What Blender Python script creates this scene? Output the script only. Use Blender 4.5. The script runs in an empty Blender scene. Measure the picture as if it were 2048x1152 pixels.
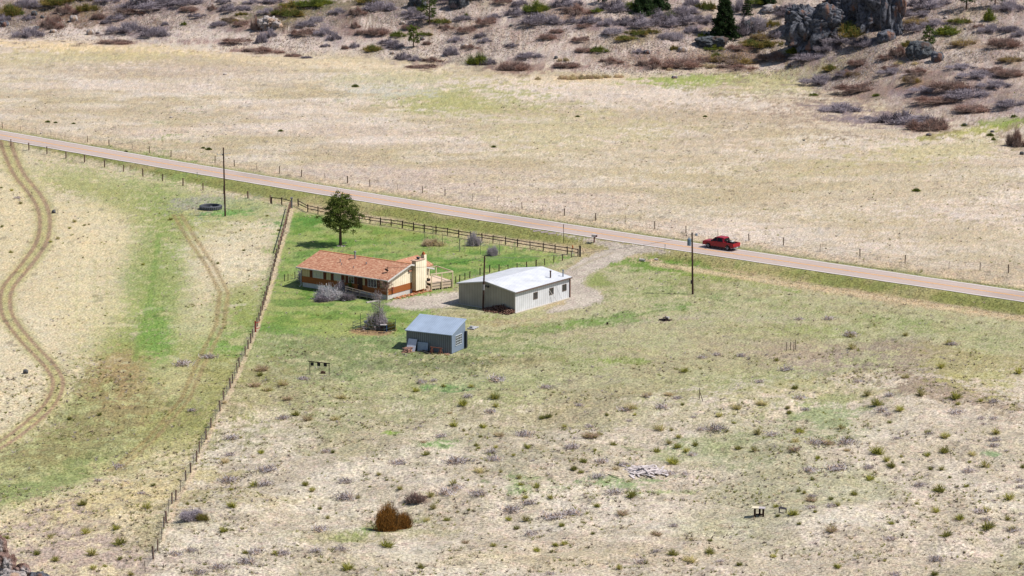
import bpy, math, random
import numpy as np
from mathutils import Vector, Matrix
R = math.radians
random.seed(7)

# ------------------------------------------------------------------ camera, sky, sun, exposure
F, PITCH, H = 6000.0, R(12.0), 88.0            # focal length in photo pixels (2048 wide), tilt, height over the valley floor
scn = bpy.context.scene
cam = bpy.data.cameras.new('camera'); camo = bpy.data.objects.new('camera', cam)
scn.collection.objects.link(camo); scn.camera = camo
camo.location = (0, 0, H); camo.rotation_euler = (R(90) - PITCH, 0, 0)
cam.sensor_width = 36; cam.lens = 36 * F / 2048; cam.clip_start = 1; cam.clip_end = 6000

SUN_EL = R(54); SUN_DIR = Vector((0.99 * math.cos(SUN_EL), -0.14 * math.cos(SUN_EL), math.sin(SUN_EL))).normalized()
w = bpy.data.worlds.new('World'); scn.world = w; w.use_nodes = True
nt = w.node_tree; bg = nt.nodes['Background']
sky = nt.nodes.new('ShaderNodeTexSky'); sky.sky_type = 'NISHITA'; sky.sun_disc = False
sky.sun_elevation = SUN_EL; sky.sun_rotation = math.atan2(SUN_DIR.x, SUN_DIR.y)
nt.links.new(sky.outputs[0], bg.inputs[0]); bg.inputs[1].default_value = 0.085
sl = bpy.data.lights.new('sun', 'SUN'); sl.energy = 4.6; sl.angle = R(0.5); sl.color = (1, 0.955, 0.89)
so = bpy.data.objects.new('sun', sl); scn.collection.objects.link(so)
so.rotation_euler = SUN_DIR.to_track_quat('Z', 'Y').to_euler()
scn.view_settings.view_transform = 'Standard'; scn.view_settings.look = 'None'
scn.view_settings.gamma = 1; scn.view_settings.exposure = 0.50
scn.cycles.max_bounces = 5

# ------------------------------------------------------------------ helpers
GAIN = 1.75
def lin(c):
    c = np.asarray(c, float) / 255.0
    return np.where(c <= 0.04045, c / 12.92, ((c + 0.055) / 1.055) ** 2.4)
def alb(r, g, b): return tuple(float(v) for v in lin((r, g, b)) / GAIN)
def ss(a, b, x):
    t = np.clip((x - a) / (b - a), 0, 1); return t * t * (3 - 2 * t)
def _hash(ix, iy, seed):
    n = (ix.astype(np.int64) * 374761393 + iy.astype(np.int64) * 668265263 + seed * 1442695041) & 0xFFFFFFFF
    n = ((n ^ (n >> 13)) * 1274126177) & 0xFFFFFFFF
    n = (n ^ (n >> 16)) & 0xFFFFFFFF
    return n / 4294967295.0
def vn(x, y, seed=0):
    x = np.asarray(x, float); y = np.asarray(y, float)
    ix = np.floor(x); iy = np.floor(y); fx = x - ix; fy = y - iy
    fx = fx * fx * (3 - 2 * fx); fy = fy * fy * (3 - 2 * fy)
    a = _hash(ix, iy, seed); b = _hash(ix + 1, iy, seed); c = _hash(ix, iy + 1, seed); d = _hash(ix + 1, iy + 1, seed)
    return (a + (b - a) * fx) * (1 - fy) + (c + (d - c) * fx) * fy
def fbm(x, y, seed=0, o=4):
    s = 0; a = 0.5; t = 0
    for i in range(o):
        s = s + a * vn(x * 2 ** i + 17.3 * i, y * 2 ** i - 9.1 * i, seed + i); t += a; a *= 0.55
    return s / t
def ray(px, py):
    dx = (px - 1024) / F; dy = (576 - py) / F
    return dx, math.cos(PITCH) + dy * math.sin(PITCH), -math.sin(PITCH) + dy * math.cos(PITCH)
def flat(px, py, z=0.0):
    a, b, c = ray(px, py); t = (z - H) / c
    return a * t, b * t
def pix(x, y, z):
    x = np.asarray(x, float); y = np.asarray(y, float); z = np.asarray(z, float) - H
    d = y * math.cos(PITCH) - z * math.sin(PITCH)
    u = y * math.sin(PITCH) + z * math.cos(PITCH)
    return 1024 + F * x / d, 576 - F * u / d

# ------------------------------------------------------------------ terrain
ROAD_PX = [(0, 270.1, 8.2), (160, 298.2, 8.25), (380, 337.3, 8.3), (540, 364.8, 8.3), (720, 394.5, 8.45), (900, 422.6, 8.7),
           (1060, 447.4, 8.85), (1180, 465.6, 8.85), (1300, 483.2, 9.0), (1600, 527.8, 9.2), (1888, 570.4, 9.55), (2048, 594.0, 9.9)]
RZ = 0.45
_rp = [flat(x, y, RZ) for x, y, hw in ROAD_PX]
def _ext(a, b, n): return (a[0] + (a[0] - b[0]) * n, a[1] + (a[1] - b[1]) * n)
_rp = [_ext(_rp[0], _rp[1], 14)] + _rp + [_ext(_rp[-1], _rp[-2], 8)]
def _smooth(pts, n):
    out = []
    P = [pts[0]] + list(pts) + [pts[-1]]
    for i in range(1, len(P) - 2):
        p0, p1, p2, p3 = [np.array(P[k]) for k in (i - 1, i, i + 1, i + 2)]
        for k in range(n):
            t = k / n
            out.append(0.5 * ((2 * p1) + (-p0 + p2) * t + (2 * p0 - 5 * p1 + 4 * p2 - p3) * t * t + (-p0 + 3 * p1 - 3 * p2 + p3) * t ** 3))
    out.append(np.array(P[-2])); return np.array(out)
# gently straightened centreline
ROADC = _smooth(_rp, 6)
def polydist(x, y, P):
    x = np.asarray(x, float); y = np.asarray(y, float)
    best = np.full(x.shape, 1e9); side = np.zeros(x.shape)
    for (ax, ay), (bx, by) in zip(P[:-1], P[1:]):
        dx, dy = bx - ax, by - ay; L2 = dx * dx + dy * dy + 1e-9
        t = np.clip(((x - ax) * dx + (y - ay) * dy) / L2, 0, 1)
        ex = x - ax - t * dx; ey = y - ay - t * dy
        d = np.hypot(ex, ey); m = d < best
        side = np.where(m, np.sign(dx * (y - ay) - dy * (x - ax)), side); best = np.where(m, d, best)
    return best, side
_rs = np.array(_rp)
_drv = np.array([flat(x, y) for x, y in [(1290, 497), (1262, 500), (1235, 508), (1195, 520), (1160, 535), (1130, 550)]])
# foot of the hill, as distance along each bearing from the viewpoint
FOOT = [(-400, 70), (0, 78), (260, 86), (520, 106), (800, 122), (1000, 140), (1250, 158), (1400, 146), (1560, 150), (1650, 185), (1800, 235), (1950, 258), (2048, 285), (2500, 330)]
_fa = []; _fd = []
for x, y in FOOT:
    X, Y = flat(x, y); _fa.append(X / Y); _fd.append(Y)
_sa = [(-400, .36), (300, .36), (800, .34), (1250, .34), (1500, .40), (1700, .26), (2048, .20), (2500, .2)]
_sx = [(x - 1024) / F for x, s in _sa]; _sy = [s for x, s in _sa]
_ff = np.linspace(-0.4, 0.4, 1601); _gk = np.exp(-0.5 * (np.arange(-70, 71) / 26.0) ** 2); _gk /= _gk.sum()
def _sm(a, b):
    v = np.interp(_ff, a, b); return np.convolve(np.pad(v, 70, 'edge'), _gk, 'valid')
_fd = _sm(_fa, _fd); _sy = _sm(_sx, _sy); _fa = _ff; _sx = _ff
def hgt(x, y, road=True):
    x = np.asarray(x, float); y = np.asarray(y, float)
    a = x / np.maximum(y, 1); d = np.maximum(0, y - np.interp(a, _fa, _fd)); sl_ = np.interp(a, _sx, _sy)
    z = sl_ * d * d / (d + 22)
    z = 110 * (1 - np.exp(-z / 110))
    z = z + ss(4, 35, d) * (3.2 * (fbm(x / 26, y / 26, 5, 3) - 0.5) + 1.5 * (fbm(x / 7, y / 7, 9, 3) - 0.5))
    z = z + ss(372, 345, y) * (2.1 * (fbm(x / 17, y / 13, 21, 3) - 0.5) + 0.5 * (vn(x / 3.2, y / 3.2, 31) - 0.5))
    z = z + 0.22 * (vn(x / 13, y / 13, 41) - 0.5) * ss(452, 475, y)
    if road:
        m = (y > 240) & (y < 900)
        dr = np.full(x.shape, 99.0); sd = np.zeros(x.shape)
        if m.any():
            q, s = polydist(x[m], y[m], _rs); dr[m] = q; sd[m] = s
        near = sd < 0
        dip = -0.30 * np.exp(-((dr - 7.5) / 2.0) ** 2)
        if near.any():
            q, _ = polydist(x, y, _drv); dip = dip * ss(3.0, 7.0, q)
        z = z * ss(3.5, 12, dr) + RZ * (1 - ss(3.7, 7.0, dr)) + dip
    return z
def at(px, py):
    """the ground point seen at a pixel of the photo"""
    a, b, c = ray(px, py)
    t = np.arange(230, 1500, 1.0)
    g = H + c * t - hgt(a * t, b * t)
    i = int(np.argmax(g < 0)) if (g < 0).any() else len(t) - 1
    t0, t1 = t[max(i - 1, 0)], t[i]
    ts = np.linspace(t0, t1, 25); g = H + c * ts - hgt(a * ts, b * ts)
    i = int(np.argmax(g < 0)) if (g < 0).any() else 24
    tt = ts[i]; x, y = a * tt, b * tt
    return Vector((x, y, float(hgt(np.array([x]), np.array([y]))[0])))
def gz(x, y): return float(hgt(np.array([x]), np.array([y]))[0])
def ppm(p): return F / (p.y * math.cos(PITCH) + (H - p.z) * math.sin(PITCH))     # photo pixels per metre at a point

# ------------------------------------------------------------------ materials
MATS = {}
def mat(name, col, rough=0.85, var=0.0, scale=3.0, metal=0.0, bump=0.0, rnd=0.0, attr=None, spec=0.3, tint=None, stretch=None, trans=0.0):
    if name in MATS: return MATS[name]
    m = bpy.data.materials.new(name); m.use_nodes = True; MATS[name] = m
    n = m.node_tree.nodes; l = m.node_tree.links; p = n['Principled BSDF']
    p.inputs['Roughness'].default_value = rough; p.inputs['Metallic'].default_value = metal
    p.inputs['Specular IOR Level'].default_value = spec
    if attr:
        c = n.new('ShaderNodeAttribute'); c.attribute_name = attr; out = c.outputs['Color']
    else:
        c = n.new('ShaderNodeRGB'); c.outputs[0].default_value = (*col, 1); out = c.outputs[0]
    if var > 0 or bump > 0:
        tc = n.new('ShaderNodeTexCoord'); src = tc.outputs['Object']
        if stretch:
            mp = n.new('ShaderNodeMapping'); mp.inputs['Scale'].default_value = stretch; l.new(src, mp.inputs[0]); src = mp.outputs[0]
        no = n.new('ShaderNodeTexNoise'); no.inputs['Scale'].default_value = scale; no.inputs['Detail'].default_value = 5
        no.inputs['Roughness'].default_value = 0.65; l.new(src, no.inputs['Vector'])
    if var > 0:
        r = n.new('ShaderNodeMapRange'); r.inputs[1].default_value = 0.3; r.inputs[2].default_value = 0.7
        r.inputs[3].default_value = 1 - var; r.inputs[4].default_value = 1 + var; l.new(no.outputs[0], r.inputs[0])
        mx = n.new('ShaderNodeVectorMath'); mx.operation = 'SCALE'; l.new(out, mx.inputs[0]); l.new(r.outputs[0], mx.inputs['Scale']); out = mx.outputs[0]
        if tint:
            mm = n.new('ShaderNodeMix'); mm.data_type = 'RGBA'; mm.inputs['B'].default_value = (*tint, 1)
            r2 = n.new('ShaderNodeMapRange'); r2.inputs[1].default_value = 0.52; r2.inputs[2].default_value = 0.68; l.new(no.outputs[0], r2.inputs[0])
            l.new(r2.outputs[0], mm.inputs['Factor']); l.new(out, mm.inputs['A']); out = mm.outputs['Result']
    if rnd > 0:
        oi = n.new('ShaderNodeObjectInfo'); r = n.new('ShaderNodeMapRange'); r.inputs[3].default_value = 1 - rnd; r.inputs[4].default_value = 1 + rnd
        l.new(oi.outputs['Random'], r.inputs[0])
        mx = n.new('ShaderNodeVectorMath'); mx.operation = 'SCALE'; l.new(out, mx.inputs[0]); l.new(r.outputs[0], mx.inputs['Scale']); out = mx.outputs[0]
    l.new(out, p.inputs['Base Color'])
    if trans > 0:
        tb = n.new('ShaderNodeBsdfTranslucent'); l.new(out, tb.inputs[0]); ms = n.new('ShaderNodeMixShader'); ms.inputs[0].default_value = trans
        l.new(p.outputs[0], ms.inputs[1]); l.new(tb.outputs[0], ms.inputs[2]); l.new(ms.outputs[0], n['Material Output'].inputs[0])
    if bump > 0:
        b = n.new('ShaderNodeBump'); b.inputs['Strength'].default_value = bump; b.inputs['Distance'].default_value = 0.1
        l.new(no.outputs[0], b.inputs['Height']); l.new(b.outputs[0], p.inputs['Normal'])
    return m

def ground_mat(name, fine=1.0, contrast=1.0, gravel=False):
    m = bpy.data.materials.new(name); m.use_nodes = True; MATS[name] = m
    n = m.node_tree.nodes; l = m.node_tree.links; p = n['Principled BSDF']
    p.inputs['Roughness'].default_value = 0.95; p.inputs['Specular IOR Level'].default_value = 0.1
    at_ = n.new('ShaderNodeAttribute'); at_.attribute_name = 'col'; out = at_.outputs['Color']
    tc = n.new('ShaderNodeTexCoord')
    def noise(s, d, r=0.6):
        q = n.new('ShaderNodeTexNoise'); q.inputs['Scale'].default_value = s; q.inputs['Detail'].default_value = d; q.inputs['Roughness'].default_value = r
        l.new(tc.outputs['Object'], q.inputs['Vector']); return q
    def rng(src, a, b, c, d):
        q = n.new('ShaderNodeMapRange'); q.inputs[1].default_value = a; q.inputs[2].default_value = b; q.inputs[3].default_value = c; q.inputs[4].default_value = d
        l.new(src, q.inputs[0]); return q.outputs[0]
    def scale(v, f):
        q = n.new('ShaderNodeVectorMath'); q.operation = 'SCALE'; l.new(v, q.inputs[0]); l.new(f, q.inputs['Scale']); return q.outputs[0]
    def mult(v, c, f):
        q = n.new('ShaderNodeMix'); q.data_type = 'RGBA'; q.blend_type = 'MULTIPLY'; q.inputs['B'].default_value = (*c, 1)
        l.new(f, q.inputs['Factor']); l.new(v, q.inputs['A']); return q.outputs['Result']
    n1 = noise(0.55, 5); n2 = noise(3.4 * fine, 3, 0.7); n3 = noise(0.9, 4, 0.7); n4 = noise(1.7, 3, 0.8)
    if gravel:
        out = scale(out, rng(n1.outputs[0], 0.3, 0.7, 0.9, 1.1)); out = scale(out, rng(n2.outputs[0], 0.3, 0.7, 0.78, 1.2))
    else:
        out = scale(out, rng(n1.outputs[0], 0.3, 0.7, 1 - 0.09 * contrast, 1 + 0.09 * contrast))
        out = scale(out, rng(n2.outputs[0], 0.3, 0.7, 1 - 0.62 * contrast, 1 + 0.62 * contrast))
        out = mult(out, (0.90, 0.98, 0.80), rng(n3.outputs[0], 0.52, 0.66, 0, 0.4))       # patches of new green
        out = mult(out, (1.06, 0.93, 0.98), rng(n3.outputs[0], 0.46, 0.34, 0, 0.7))
        out = mult(out, (0.52, 0.50, 0.46), rng(n4.outputs[0], 0.62, 0.72, 0, 0.3))        # dark stalks and gaps
    l.new(out, p.inputs['Base Color'])
    b = n.new('ShaderNodeBump'); b.inputs['Strength'].default_value = 0.3 if gravel else 0.22; b.inputs['Distance'].default_value = 0.12
    l.new(n2.outputs[0], b.inputs['Height']); l.new(b.outputs[0], p.inputs['Normal'])
    return m

# ------------------------------------------------------------------ object helpers
COL = scn.collection
def tag(o, label=None, cat=None, group=None, kind=None):
    if label: o['label'] = label
    if cat: o['category'] = cat
    if group: o['group'] = group
    if kind: o['kind'] = kind
    return o
def thing(name, label, cat, loc=(0, 0, 0), rz=0, group=None):
    o = bpy.data.objects.new(name, None); COL.objects.link(o); o.location = loc; o.rotation_euler = (0, 0, rz)
    return tag(o, label, cat, group)
class MB:
    def __init__(s): s.v = []; s.f = []
    def add(s, v, f):
        k = len(s.v); s.v += [tuple(p) for p in v]; s.f += [tuple(i + k for i in q) for q in f]; return s
    def box(s, x0, x1, y0, y1, z0, z1):
        v = [(x0, y0, z0), (x1, y0, z0), (x1, y1, z0), (x0, y1, z0), (x0, y0, z1), (x1, y0, z1), (x1, y1, z1), (x0, y1, z1)]
        return s.add(v, [(0, 3, 2, 1), (4, 5, 6, 7), (0, 1, 5, 4), (1, 2, 6, 5), (2, 3, 7, 6), (3, 0, 4, 7)])
    def bar(s, a, b, wx, wz=None):
        """a square bar from a to b"""
        a = Vector(a); b = Vector(b); wz = wz or wx; d = (b - a).normalized()
        u = d.cross(Vector((0, 0, 1)));
        if u.length < 1e-3: u = Vector((1, 0, 0))
        u.normalize(); t = u.cross(d).normalized(); u = u * wx / 2; t = t * wz / 2
        v = [a - u - t, a + u - t, a + u + t, a - u + t, b - u - t, b + u - t, b + u + t, b - u + t]
        return s.add(v, [(0, 3, 2, 1), (4, 5, 6, 7), (0, 1, 5, 4), (1, 2, 6, 5), (2, 3, 7, 6), (3, 0, 4, 7)])
    def tube(s, a, b, r0, r1=None, n=8):
        a = Vector(a); b = Vector(b); r1 = r0 if r1 is None else r1; d = (b - a).normalized()
        u = d.cross(Vector((0, 0, 1)))
        if u.length < 1e-3: u = Vector((1, 0, 0))
        u.normalize(); t = d.cross(u).normalized(); v = []
        for c, r in ((a, r0), (b, r1)):
            for i in range(n):
                q = 2 * math.pi * i / n; v.append(c + u * (r * math.cos(q)) + t * (r * math.sin(q)))
        f = [(i, (i + 1) % n, n + (i + 1) % n, n + i) for i in range(n)] + [tuple(range(n - 1, -1, -1)), tuple(range(n, 2 * n))]
        return s.add(v, f)
    def path(s, pts, r, n=6):
        for a, b in zip(pts[:-1], pts[1:]): s.tube(a, b, r, r, n)
        return s
    def prism(s, poly, y0, y1):
        """poly = (x, z) outline, extruded along y"""
        k = len(poly); v = [(x, y0, z) for x, z in poly] + [(x, y1, z) for x, z in poly]
        return s.add(v, [tuple(range(k)), tuple(range(2 * k - 1, k - 1, -1))] + [(i, i + k, (i + 1) % k + k, (i + 1) % k) for i in range(k)])
    def build(s, name, m, parent=None, smooth=False, bevel=0):
        me = bpy.data.meshes.new(name); me.from_pydata(s.v, [], s.f); me.update()
        if m: me.materials.append(m)
        if smooth: me.polygons.foreach_set('use_smooth', [True] * len(me.polygons))
        o = bpy.data.objects.new(name, me); COL.objects.link(o)
        if parent: o.parent = parent
        if bevel:
            b = o.modifiers.new('b', 'BEVEL'); b.width = bevel; b.segments = 2; b.limit_method = 'ANGLE'
        return o
def npmesh(name, V, Fc, m=None, cols=None, smooth=False):
    """V (n,3); Fc (m,k) with k 3 or 4; cols (n,3)"""
    V = np.asarray(V, np.float32); Fc = np.asarray(Fc, np.int32); k = Fc.shape[1]
    me = bpy.data.meshes.new(name); me.vertices.add(len(V)); me.vertices.foreach_set('co', V.ravel())
    me.loops.add(Fc.size); me.loops.foreach_set('vertex_index', Fc.ravel())
    me.polygons.add(len(Fc)); me.polygons.foreach_set('loop_start', np.arange(0, Fc.size, k, dtype=np.int32))
    me.polygons.foreach_set('loop_total', np.full(len(Fc), k, np.int32))
    me.update(calc_edges=True)
    if smooth: me.polygons.foreach_set('use_smooth', np.ones(len(Fc), bool))
    if cols is not None:
        a = me.attributes.new('col', 'FLOAT_COLOR', 'POINT')
        a.data.foreach_set('color', np.concatenate([cols, np.ones((len(V), 1))], 1).astype(np.float32).ravel())
    if m: me.materials.append(m)
    return me
def link(name, me, parent=None):
    o = bpy.data.objects.new(name, me); COL.objects.link(o)
    if parent: o.parent = parent
    return o
def copy_tree(o, parent=None):
    c = o.copy(); COL.objects.link(c); c.parent = parent
    for ch in list(o.children): copy_tree(ch, c)
    return c
# ------------------------------------------------------------------ hillside thickets: (x, y, width, height, kind) read off crops of the photo
T1 = (0, 0, 5.851); T2 = (350, 0, 5.851); T3 = (700, 0, 5.851); T4 = (1050, 0, 5.851); T5 = (1400, 0, 5.851); T6 = (1700, 0, 5.885); T7 = (1600, 130, 4.571)
SH = {T1: [(320,450,300,110,'g'),(580,350,260,90,'r'),(1480,410,380,110,'g'),(1800,450,280,110,'g'),(1150,235,150,70,'r'),(1240,285,110,50,'k'),(1020,165,220,90,'w'),(100,210,240,150,'w'),(300,120,260,110,'g'),(620,110,340,120,'w'),(760,180,260,90,'r'),(1700,150,480,110,'g'),(1500,200,300,50,'r'),(1380,250,200,60,'g'),(1930,300,70,40,'g'),(1340,520,380,50,'r'),(20,270,150,90,'g'),(940,60,300,90,'w'),(1250,60,240,80,'g'),(1900,90,260,90,'g'),(330,240,120,60,'g'),(620,270,160,70,'r')],
      T2: [(150,80,330,90,'g'),(160,150,200,60,'r'),(640,150,200,80,'g'),(820,130,120,55,'g'),(1080,180,200,65,'g'),(780,190,120,40,'w'),(650,270,200,50,'o'),(510,325,170,60,'g'),(770,310,150,60,'r'),(100,300,60,45,'v'),(1010,510,110,130,'g'),(1110,450,130,90,'g'),(1320,220,330,100,'w'),(1650,100,380,120,'v'),(1660,270,170,65,'p'),(1530,330,190,60,'g'),(1900,180,170,60,'g'),(1500,430,260,70,'r'),(1740,430,200,80,'g'),(1860,480,140,90,'g'),(740,520,340,40,'r'),(1000,630,460,60,'r'),(1380,665,180,40,'r'),(1530,685,120,25,'k'),(1760,555,100,35,'k'),(1990,580,80,50,'r'),(940,370,130,150,'r'),(1400,120,300,80,'w'),(1230,160,160,60,'r'),(560,50,140,50,'g'),(900,50,180,50,'g'),(1150,50,200,50,'k'),(430,130,120,60,'r'),(250,220,180,40,'g')],
      T3: [(80,200,200,80,'r'),(60,340,110,70,'r'),(350,150,330,120,'g'),(720,190,190,80,'g'),(330,430,250,80,'r'),(560,445,160,70,'v'),(450,530,180,55,'g'),(250,615,200,80,'w'),(50,565,90,60,'g'),(530,575,150,75,'g'),(620,705,150,90,'g'),(760,720,130,65,'g'),(950,735,230,50,'r'),(840,800,320,35,'r'),(1180,660,150,110,'g'),(1490,765,220,130,'v'),(1620,765,160,70,'k'),(1050,300,240,60,'w'),(1520,60,300,80,'w'),(820,250,280,55,'g'),(1320,255,180,55,'g'),(1600,305,220,90,'r'),(1690,225,140,55,'g'),(1950,195,200,100,'g'),(1990,85,150,70,'k'),(1530,450,110,55,'k'),(1580,510,140,50,'g'),(1240,500,150,55,'g'),(900,530,90,45,'r'),(1370,390,200,70,'r'),(1930,830,350,110,'r'),(800,140,90,45,'b'),(1360,192,40,40,'v'),(880,430,160,40,'w'),(1130,50,240,80,'g'),(200,60,300,90,'w'),(1260,110,170,90,'k'),(700,360,180,50,'r'),(1120,360,180,50,'r'),(1800,60,200,60,'r'),(1900,560,130,40,'g'),(1400,590,200,40,'r'),(150,410,160,40,'r')],
      T4: [(140,175,260,140,'v'),(190,325,400,130,'g'),(490,115,280,110,'g'),(600,190,320,100,'r'),(850,155,140,50,'v'),(560,285,150,55,'g'),(770,285,190,80,'g'),(1080,145,340,130,'g'),(980,315,200,80,'g'),(1180,300,200,80,'g'),(1350,345,350,130,'g'),(1700,325,280,130,'g'),(1900,300,300,110,'g'),(1040,435,230,70,'p'),(270,475,190,70,'r'),(660,500,190,55,'r'),(870,628,180,70,'v'),(1300,440,250,60,'w'),(1640,470,130,80,'p'),(1780,490,180,90,'p'),(1330,635,110,50,'g'),(1750,600,80,65,'w'),(1950,400,150,80,'g'),(1500,820,380,100,'r'),(1850,810,420,110,'r'),(480,722,60,50,'t'),(410,722,50,40,'t'),(1700,832,60,35,'t'),(1100,912,110,45,'t'),(450,930,110,60,'t'),(560,935,110,70,'t'),(660,930,100,60,'t'),(760,925,100,60,'t'),(850,925,110,55,'t'),(950,915,100,50,'t'),(150,935,60,40,'t'),(1340,140,260,150,'v'),(1520,110,220,110,'v'),(1700,220,160,60,'b'),(1880,190,260,90,'g'),(1960,80,160,90,'g'),(700,330,160,40,'r'),(380,390,160,40,'r'),(700,620,200,45,'r'),(1150,500,260,50,'w'),(1000,760,260,50,'r'),(500,800,300,45,'r'),(1560,230,220,90,'g'),(60,700,260,60,'g'),(1480,420,160,60,'w')],
      T5: [(650,400,240,210,'p'),(530,430,260,190,'k'),(850,340,160,90,'w'),(1050,150,230,75,'g'),(1000,205,220,60,'k'),(900,450,150,90,'g'),(740,490,260,80,'o'),(840,600,320,90,'w'),(400,770,460,100,'o'),(1100,640,190,60,'b'),(900,740,460,90,'r'),(1300,735,340,75,'g'),(1500,635,260,95,'g'),(1750,480,330,180,'w'),(1680,560,420,100,'g'),(1930,560,270,110,'g'),(1540,490,110,75,'w'),(160,605,190,55,'v'),(190,697,90,80,'v'),(1530,835,170,65,'w'),(1860,785,220,70,'r'),(1700,905,200,60,'g'),(100,805,220,40,'t'),(20,440,80,50,'v'),(60,740,160,70,'r'),(690,80,240,90,'v'),(80,130,200,110,'w'),(460,150,160,150,'g'),(600,560,260,70,'w'),(420,830,420,50,'r'),(100,300,160,90,'g'),(1380,600,160,60,'g'),(480,600,260,60,'r')],
      T6: [(930,115,420,130,'g'),(680,195,120,80,'g'),(880,195,260,55,'g'),(750,392,220,90,'g'),(830,300,360,70,'o'),(1000,325,260,75,'g'),(1310,295,240,65,'w'),(1640,262,130,130,'b'),(1670,405,240,100,'g'),(1900,380,220,90,'k'),(2010,440,160,70,'g'),(1150,438,280,95,'b'),(1840,575,370,110,'r'),(1350,555,290,70,'o'),(590,700,240,110,'r'),(450,705,200,55,'r'),(90,785,180,60,'r'),(720,565,170,70,'w'),(1900,745,260,60,'o'),(590,762,120,45,'t'),(770,765,80,35,'t'),(1880,160,320,120,'g'),(60,330,140,50,'g'),(1520,330,120,50,'r'),(1330,830,300,50,'g'),(1700,860,300,50,'r'),(500,830,220,50,'r'),(60,900,160,50,'o')],
      T7: [(280,55,130,50,'w'),(200,192,300,80,'g'),(430,115,190,50,'r'),(1030,178,150,75,'o'),(125,282,70,22,'v'),(700,292,60,28,'v'),(380,440,300,80,'g'),(560,250,400,70,'r'),(960,545,420,110,'g'),(1190,605,340,120,'r'),(620,500,120,30,'g'),(1985,755,180,160,'r'),(1400,240,380,60,'r'),(1650,140,300,60,'g'),(1300,360,420,60,'r'),(1550,330,360,80,'g'),(1800,230,260,60,'g'),(1600,440,320,60,'r'),(1950,110,260,60,'r'),(1950,400,260,60,'g'),(1100,100,260,50,'r'),(850,90,200,50,'g'),(1180,270,260,45,'g'),(1960,480,50,25,'v'),(1500,560,40,22,'v'),(1770,690,40,28,'b')]}
# ------------------------------------------------------------------ ground
def _grid():
    am = np.concatenate([np.linspace(-0.34, -0.19, 50, endpoint=False), np.arange(-0.19, 0.19, 2.6 / F), np.linspace(0.19, 0.34, 50)])
    k = np.arange(1990, 770, -2.6); near = F * H / k                # rows an even step apart over the flat
    Y = np.concatenate([np.linspace(20, near[0] - 4, 40), near, np.arange(near[-1] + 0.8, 800, 0.8), np.geomspace(801, 2600, 70)])
    A, YY = np.meshgrid(am, Y); return A * YY, YY
GX, GY = _grid()
GZ = hgt(GX.ravel(), GY.ravel()).reshape(GX.shape)
PU, PV = pix(GX, GY, GZ)
N1 = fbm(GX / 9, GY / 9, 3, 4); N2 = fbm(GX / 2.6, GY / 2.6, 8, 3); N3 = fbm(GX / 28, GY / 28, 12, 3); N4 = fbm(GX / 1.1, GY / 1.1, 77, 2)
_r = np.random.default_rng(11); W1 = _r.random(GX.shape); W2 = _r.random(GX.shape); W3 = _r.random(GX.shape)
_q = W2.copy(); _q[1:, :] += W2[:-1, :]; _q[:, 1:] += W2[:, :-1]; _q[:, :-1] += W2[:, 1:]; W2 = (_q / 4 - .5) * 1.6 + .5
_q = W3.copy()
_q = (_q + np.roll(_q, 1, 0) + np.roll(_q, -1, 0)) / 3; _q = (_q + np.roll(_q, 1, 1) + np.roll(_q, -1, 1) + np.roll(_q, 2, 1) + np.roll(_q, -2, 1)) / 5
W3 = (_q - .5) * 3.0 + .5
C = np.zeros(GX.shape + (3,))
def L3(r, g, b): return lin((r, g, b)) / GAIN
def mixc(m, c): 
    global C
    C = C * (1 - m[..., None]) + L3(*c) * m[..., None]
def ell(cx, cy, rx, ry, c, a=0.8, rot=0, soft=0.75, nz=0.9):
    dx = PU - cx; dy = PV - cy
    if rot: 
        q = R(rot); dx, dy = dx * math.cos(q) + dy * math.sin(q), -dx * math.sin(q) + dy * math.cos(q)
    d = np.sqrt((dx / rx) ** 2 + (dy / ry) ** 2) / 1.28 + nz * (1.5 * (N1 - .5) + 1.7 * (N2 - .5) + 1.2 * (N4 - .5) + .55 * (W1 - .5) + .5 * (W3 - .5))
    mixc(a * (1 - ss(1.1 - soft, 1.1, d)), c)
def inside(P):
    x, y = PU, PV; r = np.zeros(x.shape, bool); n = len(P)
    for i in range(n):
        x0, y0 = P[i]; x1, y1 = P[(i + 1) % n]
        if y0 == y1: continue
        c = ((y0 > y) != (y1 > y)) & (x < (x1 - x0) * (y - y0) / (y1 - y0) + x0); r ^= c
    return r
def poly(P, c, a=0.8, edge=8, nz=1.0, get=False):
    d, _ = polydist(PU, PV * 2.2, [(x, y * 2.2) for x, y in list(P) + [P[0]]])
    s = np.where(inside(P), d, -d) + nz * edge * 2.2 * (1.0 * (N1 - .5) + 1.3 * (N2 - .5) + 1.0 * (N4 - .5) + .9 * (W1 - .5) + .8 * (W3 - .5))
    m = ss(-edge, edge, s)
    if get: return m
    mixc(a * m, c)
def line(P, wd, c, a=0.8, nz=0.6, get=False):
    d, _ = polydist(PU, PV * 2.2, [(x, y * 2.2) for x, y in P])
    m = 1 - ss(wd * 0.3, wd * 1.05, d + nz * wd * ((N2 - 0.5) * 1.6 + .15 * (W1 - .5) + .3 * (W3 - .5)))
    if get: return m
    mixc(a * m, c)

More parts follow.
